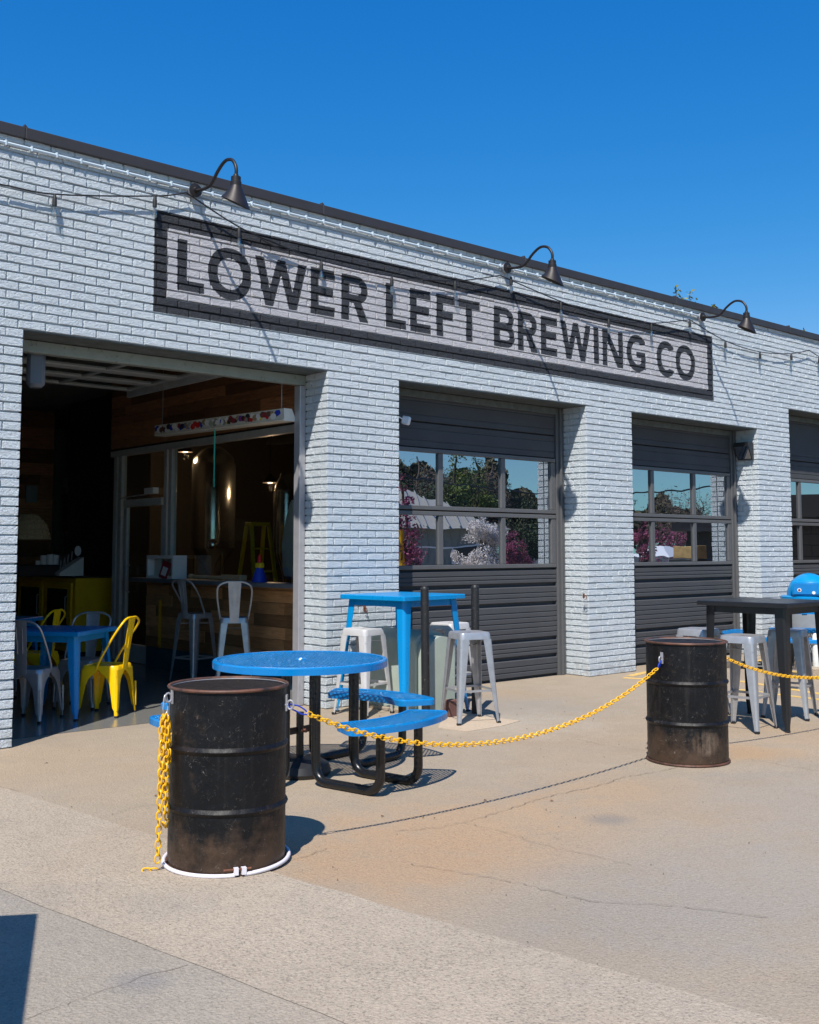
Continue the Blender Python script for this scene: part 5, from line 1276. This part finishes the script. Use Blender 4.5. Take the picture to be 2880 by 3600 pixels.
# virtual image -> real place mirrored in the door glass
def mir(px, y, dist):
    g_ = ray(px, y); g_ = g_*(dist/math.hypot(g_.x, g_.y)); p_ = EYE+g_; return Vector((p_.x, 2*(DY+.026)-p_.y, p_.z))
GT = 'trees across the lot mirrored in the door glass'
refl = [ (1395, 1610, 62, 1.6, 'leafd'), (1465, 1600, 66, 1.5, 'twig'), (1545, 1598, 66, 1.3, 'twig'), (1610, 1592, 60, 1.3, 'leafg'), (1672, 1600, 62, 1.2, 'leafg'), (1735, 1622, 64, 1.2, 'twig'), (1500, 1690, 60, 2.2, 'leafd'), (1640, 1700, 63, 2.2, 'leafd'), (1850, 1735, 60, 1.3, 'leafd'), (1915, 1705, 64, 1.5, 'leafd'), (1985, 1700, 66, 1.6, 'leafd'), (2080, 1740, 66, 1.6, 'leafd')]
names = ['dark evergreen at the left end', 'bare brown tree beside the evergreen', 'bare brown tree before the green ones', 'spring green tree in the middle', 'second spring green tree, to the right', 'bare brown tree after the green ones', 'low dark evergreen below the bare trees', 'low dark evergreen below the green trees', 'low dark evergreen past the gap', 'dark evergreen in the right row', 'second dark evergreen in the right row', 'last dark evergreen of the row']
for i, (px, y, dist, w_, mk) in enumerate(refl):
    p = mir(px, y, dist); tree('tall_tree', names[i]+' of the trees across the lot', (p.x, p.y, 0), p.z, w_*1.25, M[mk], 6500 if mk != 'twig' else 4200, .075 if mk != 'twig' else .055, 40+i, .22, .15, bare=10 if mk == 'twig' else 0, group=GT)
for i, (px, y, dist, w_, mk, n, nm) in enumerate(((1700, 1815, 34, .78, 'blossom', 8000, 'white blossoming tree beside the metal roofed house across the lot'), (1450, 1908, 32, .5, 'pink', 2600, 'low pink redbud in front of the metal roofed house'), (1412, 1660, 20, .38, 'pink', 900, 'tall slim redbud with sparse pink flowers across the lot'), (1815, 1868, 36, .5, 'pink', 2400, 'pink redbud right of the white blossoming tree'), (2262, 1828, 34, .42, 'pink', 2600, 'bright pink redbud near the parked car'), (2375, 1850, 42, .95, 'pink', 1300, 'thin pink redbud behind the plywood crate'), (2370, 1705, 60, 1.5, 'twig', 1200, 'wide bare tree beyond the pink redbuds'), (2240, 1750, 60, .35, 'leafd', 500, 'narrow cypress beyond the bright redbud'), (2460, 1690, 48, .9, 'twig', 500, 'tall sparse bare tree near the dark shed'), (2500, 1800, 60, 1.4, 'twig', 900, 'low bare tree beyond the dark shed'))):
    p = mir(px, y, dist); tree('flowering_tree' if mk in ('pink', 'blossom') else 'bare_tree' if mk == 'twig' else 'cypress_tree', nm, (p.x, p.y, 0), p.z, w_*1.25, M[mk], int(n*1.6), .036 if mk != 'twig' else .045, 70+i, .06, .25 if mk != 'blossom' else .1, bare=14 if mk == 'twig' else 0)
wm = MB(); rw = random.Random(77)
for k in range(26000):
    px = rw.uniform(1250, 2700); hump = 1652+28*math.sin(px*.021)+22*math.sin(px*.053+1)+(60 if px > 1780 else 0)+(70 if px > 2150 else 0)
    d_ = rw.uniform(70, 78); p = mir(px, 1934-(1934-hump)*rw.random()**.55, d_); sz = rw.uniform(.10, .28)
    u = Vector((rw.gauss(0, 1), rw.gauss(0, 1), rw.gauss(0, 1))).normalized()*sz; v_ = u.cross(Vector((rw.gauss(0, 1), rw.gauss(0, 1), rw.gauss(0, 1)))).normalized()*sz*.6
    nn = len(wm.v); wm.v += [tuple(p-u), tuple(p+v_), tuple(p+u), tuple(p-v_)]; wm.f.append((nn, nn+1, nn+2, nn+3))
tag(wm.obj('far_woods', paint('mixed_woods', (.15, .125, .06), .8, var=.6, scale=.35)), 'brown and green woods filling the far side of the lot, seen in the glass', 'woods', kind='stuff')
def mframe(px, dist):
    # place and axes (across, away) of something mirrored in the glass, on the ground
    p_ = mir(px, 1934, dist); g_ = ray(px, 1934); v_ = Vector((g_.x, -g_.y, 0)).normalized(); u_ = Vector((_r.x, -_r.y, 0)); u_ = (u_-v_*u_.dot(v_)).normalized()
    return Vector((p_.x, p_.y, 0)), Matrix(((u_.x, v_.x, 0, 0), (u_.y, v_.y, 0, 0), (0, 0, 1, 0), (0, 0, 0, 1)))
# house with a metal roof across the lot
o_, Mh = mframe(1560, 42)
Mh = Mh @ Matrix.Rotation(R_(14), 4, 'Z')
hs_ = thing('metal_roofed_house', 'grey sided house with ribbed metal roof across the lot, seen in the glass', 'house', o_)
MB().box(-6, 1.9, 0, 7, 0, 2.42).xf(Mh).obj('wall', M['siding'], hs_)
for k in range(26): MB().box(-6+k*.3, -6+k*.3+.02, -.022, -.001, .05, 2.40).xf(Mh).obj('batten', M['siding'], hs_)
MB().box(-6, 1.9, -.03, -.0005, 1.55, 1.62).xf(Mh).obj('trim', M['white'], hs_)
mb = MB(); mb.loft([[(-6.4, -.5, 2.40), (-6.4, 3.5, 4.45), (-6.4, 7.5, 2.40)], [(2.5, -.5, 2.30), (-1.9, 3.5, 4.45), (2.5, 7.5, 2.30)]]); mb.xf(Mh); rf = mb.obj('roof', M['roofmetal'], hs_)
for k in range(22):
    x = -6.3+k*.4; f_ = 1.0 if x < -1.9 else max(.0, (2.5-x)/4.4)
    MB().bar((x, -.5, 2.42), (x, -.5+4*f_, 2.42+2.07*f_), .05, .05).xf(Mh).obj('roof_rib', M['roofmetal'], rf)
wd_ = MB().box(.30, 1.35, -.07, -.031, 1.0, 1.62).xf(Mh).obj('window', M['white'], hs_); MB().box(.36, 1.29, -.09, -.071, 1.06, 1.56).xf(Mh).obj('window_pane', M['darkplastic'], wd_)
# dark block wall building mirrored in the last door
o_, Ms = mframe(2800, 21)
db = thing('dark_block_shed', 'low dark brown block shed across the lot, seen in the last door', 'shed', o_)
t = NT('brown_block_wall'); br = t.n('TexBrick'); br.inputs['Scale'].default_value = 1; br.inputs['Color1'].default_value = (.10, .065, .055, 1); br.inputs['Color2'].default_value = (.085, .06, .05, 1); br.inputs['Mortar'].default_value = (.03, .025, .022, 1); br.inputs['Brick Width'].default_value = .41; br.inputs['Row Height'].default_value = .2; br.inputs['Mortar Size'].default_value = .01
cbx = t.n('CombineXYZ'); sx_ = t.n('SeparateXYZ'); t.l(t.geo.outputs['Position'], sx_.inputs[0]); t.l(t.math('ADD', sx_.outputs[0], sx_.outputs[1]), cbx.inputs[0]); t.l(sx_.outputs[2], cbx.inputs[1]); t.l(cbx.outputs[0], br.inputs[0]); M['block'] = t.set(br.outputs[0], .8)
MB().box(-.4, 8, 0, 5, 0, 2.1).xf(Ms).obj('wall', M['block'], db); MB().box(-.7, 8.4, -.5, 5.4, 2.102, 2.5).xf(Ms).obj('roof', M['cap'], db)
# dark building by the second door's reflection
o_, Ms = mframe(2520, 30); sb_ = thing('dark_shed', 'small flat roofed dark shed beside the plywood crate across the lot', 'shed', o_); MB().box(-.75, .8, 0, 2, 0, 2.0).xf(Ms).obj('wall', M['darkwall'], sb_); MB().box(-1.15, 1.0, -.4, 2.2, 2.002, 2.25).xf(Ms).obj('roof', M['cap'], sb_)
# parked car seen in the glass
p0, Mc_ = mframe(2060, 26); p0 = p0.copy(); car = thing('parked_car', 'black parked car across the lot beside the pink redbud, seen in the glass', 'car', (p0.x, p0.y, 0), math.atan2(Mc_[1][0], Mc_[0][0])+R_(6))
mb = MB(); prof = [(-2.2, .35), (-2.25, .75), (-2.0, .95), (-1.3, 1.02), (-.7, 1.42), (.6, 1.45), (1.3, 1.0), (2.1, .85), (2.25, .6), (2.2, .32)]
mb.loft([[(x, y_*(.88 if z > 1.1 else 1), z) for x, z in prof] for y_ in (.88, .9, -.9, -.88)]); mb.obj('body', paint('black_car_paint', (.012, .013, .018), .15), car, True)
for x in (-1.4, 1.4):
    for y_ in (-.8, .8): w_ = MB().tube([(x, y_-.11, .33), (x, y_+.11, .33)], .33, 20).obj('wheel', M['rubber'], car, True); MB().tube([(x, y_-.12, .33), (x, y_+.12, .33)], .2, 14).obj('rim', M['steel'], w_, True)
for y_ in (-.86, .86): MB().box(-.9, .8, y_-.01, y_+.01, 1.03, 1.36).obj('side_window', M['glass'], car)
for y_ in (-.6, .6): MB().bbox(2.17, 2.27, y_-.18, y_+.18, .6, .74, .01).obj('headlight', M['white'], car)
p0 = mir(2425, 1945, 24); cr_ = thing('plywood_crate', 'yellowish plywood crate on a dark trailer across the lot', 'crate', (p0.x, p0.y, 0)); MB().bbox(-.19, .19, -.3, .3, 1.33, 1.60, .01).obj('crate', paint('plywood', (.50, .32, .12), .7, var=.3), cr_); MB().bbox(-.36, .36, -.3, .3, .35, 1.328, .02).obj('trailer', M['darkplastic'], cr_)
p0 = mir(1424, 1930, 20); yp = tag(MB().tube([(0, 0, 0), (-.10, 0, 1.9)], .045, 8).obj('yellow_stake', M['chain'], None, True), 'leaning yellow stake beside the slim redbud, seen in the glass', 'stake'); yp.location = (p0.x, p0.y, 0)
p0 = mir(2330, 1930, 40); wt = thing('white_tent', 'low white canopy beyond the parked car', 'canopy', (p0.x, p0.y, 0)); MB().loft([[(-.9, -.9, 1.28), (.9, -.9, 1.28), (.9, .9, 1.28), (-.9, .9, 1.28)], [(-.1, -.1, 1.66), (.1, -.1, 1.66), (.1, .1, 1.66), (-.1, .1, 1.66)]]).obj('canopy', M['white'], wt)
for x in (-.85, .85):
    for y_ in (-.85, .85): MB().tube([(x, y_, 0), (x, y_, 1.28)], .03, 6).obj('pole', M['steel'], wt)
# overhead cable across the lot
pw = [mir(1380, 1660, 46), mir(1600, 1705, 46), mir(1900, 1735, 46), mir(2100, 1742, 46), mir(2350, 1728, 46), mir(2600, 1700, 46)]
o = MB().tube(pw, .035, 5).obj('overhead_cable', M['cord']); tag(o, 'black overhead cable crossing the lot, mirrored in the door glass', 'cable')
# made-up dark top on legs, out of view, added for the lower left shadow
sA, sB, sC = G(135, 3215), G(-200, 3232), G(85, 3600)
dirn = (sC-sA).normalized()
hh_ = 1.5; shift = Vector((SUN.x, SUN.y, 0))*(hh_/-SUN.z)
c0 = sA-shift; c1 = sA+(sC-sA).normalized()*1.9-shift; c2 = c0+(sB-sA).normalized()*1.2
pn = thing('shadow_caster', 'unseen dark top on legs, added outside the frame to cast the lower left shadow', 'shadow caster', (c0.x, c0.y, 0))
e_ = (c2-c0); f_ = (c1-c0)
mb = MB(); mb.loft([[(0, 0, z), (e_.x, e_.y, z), (e_.x+f_.x, e_.y+f_.y, z), (f_.x, f_.y, z)] for z in (hh_-.04, hh_)]); mb.obj('table_top', M['darkplastic'], pn)
for v in (Vector((0, 0, 0)), e_, f_, e_+f_): 
    cc = v*.94+(e_+f_)*.03; MB().bar((cc.x, cc.y, 0), (cc.x, cc.y, hh_-.042), .05, .05).obj('leg', M['darkplastic'], pn)

# shared cleanup: no empty meshes
for o in list(bpy.data.objects):
    if o.type == 'MESH' and len(o.data.vertices) == 0: bpy.data.objects.remove(o)
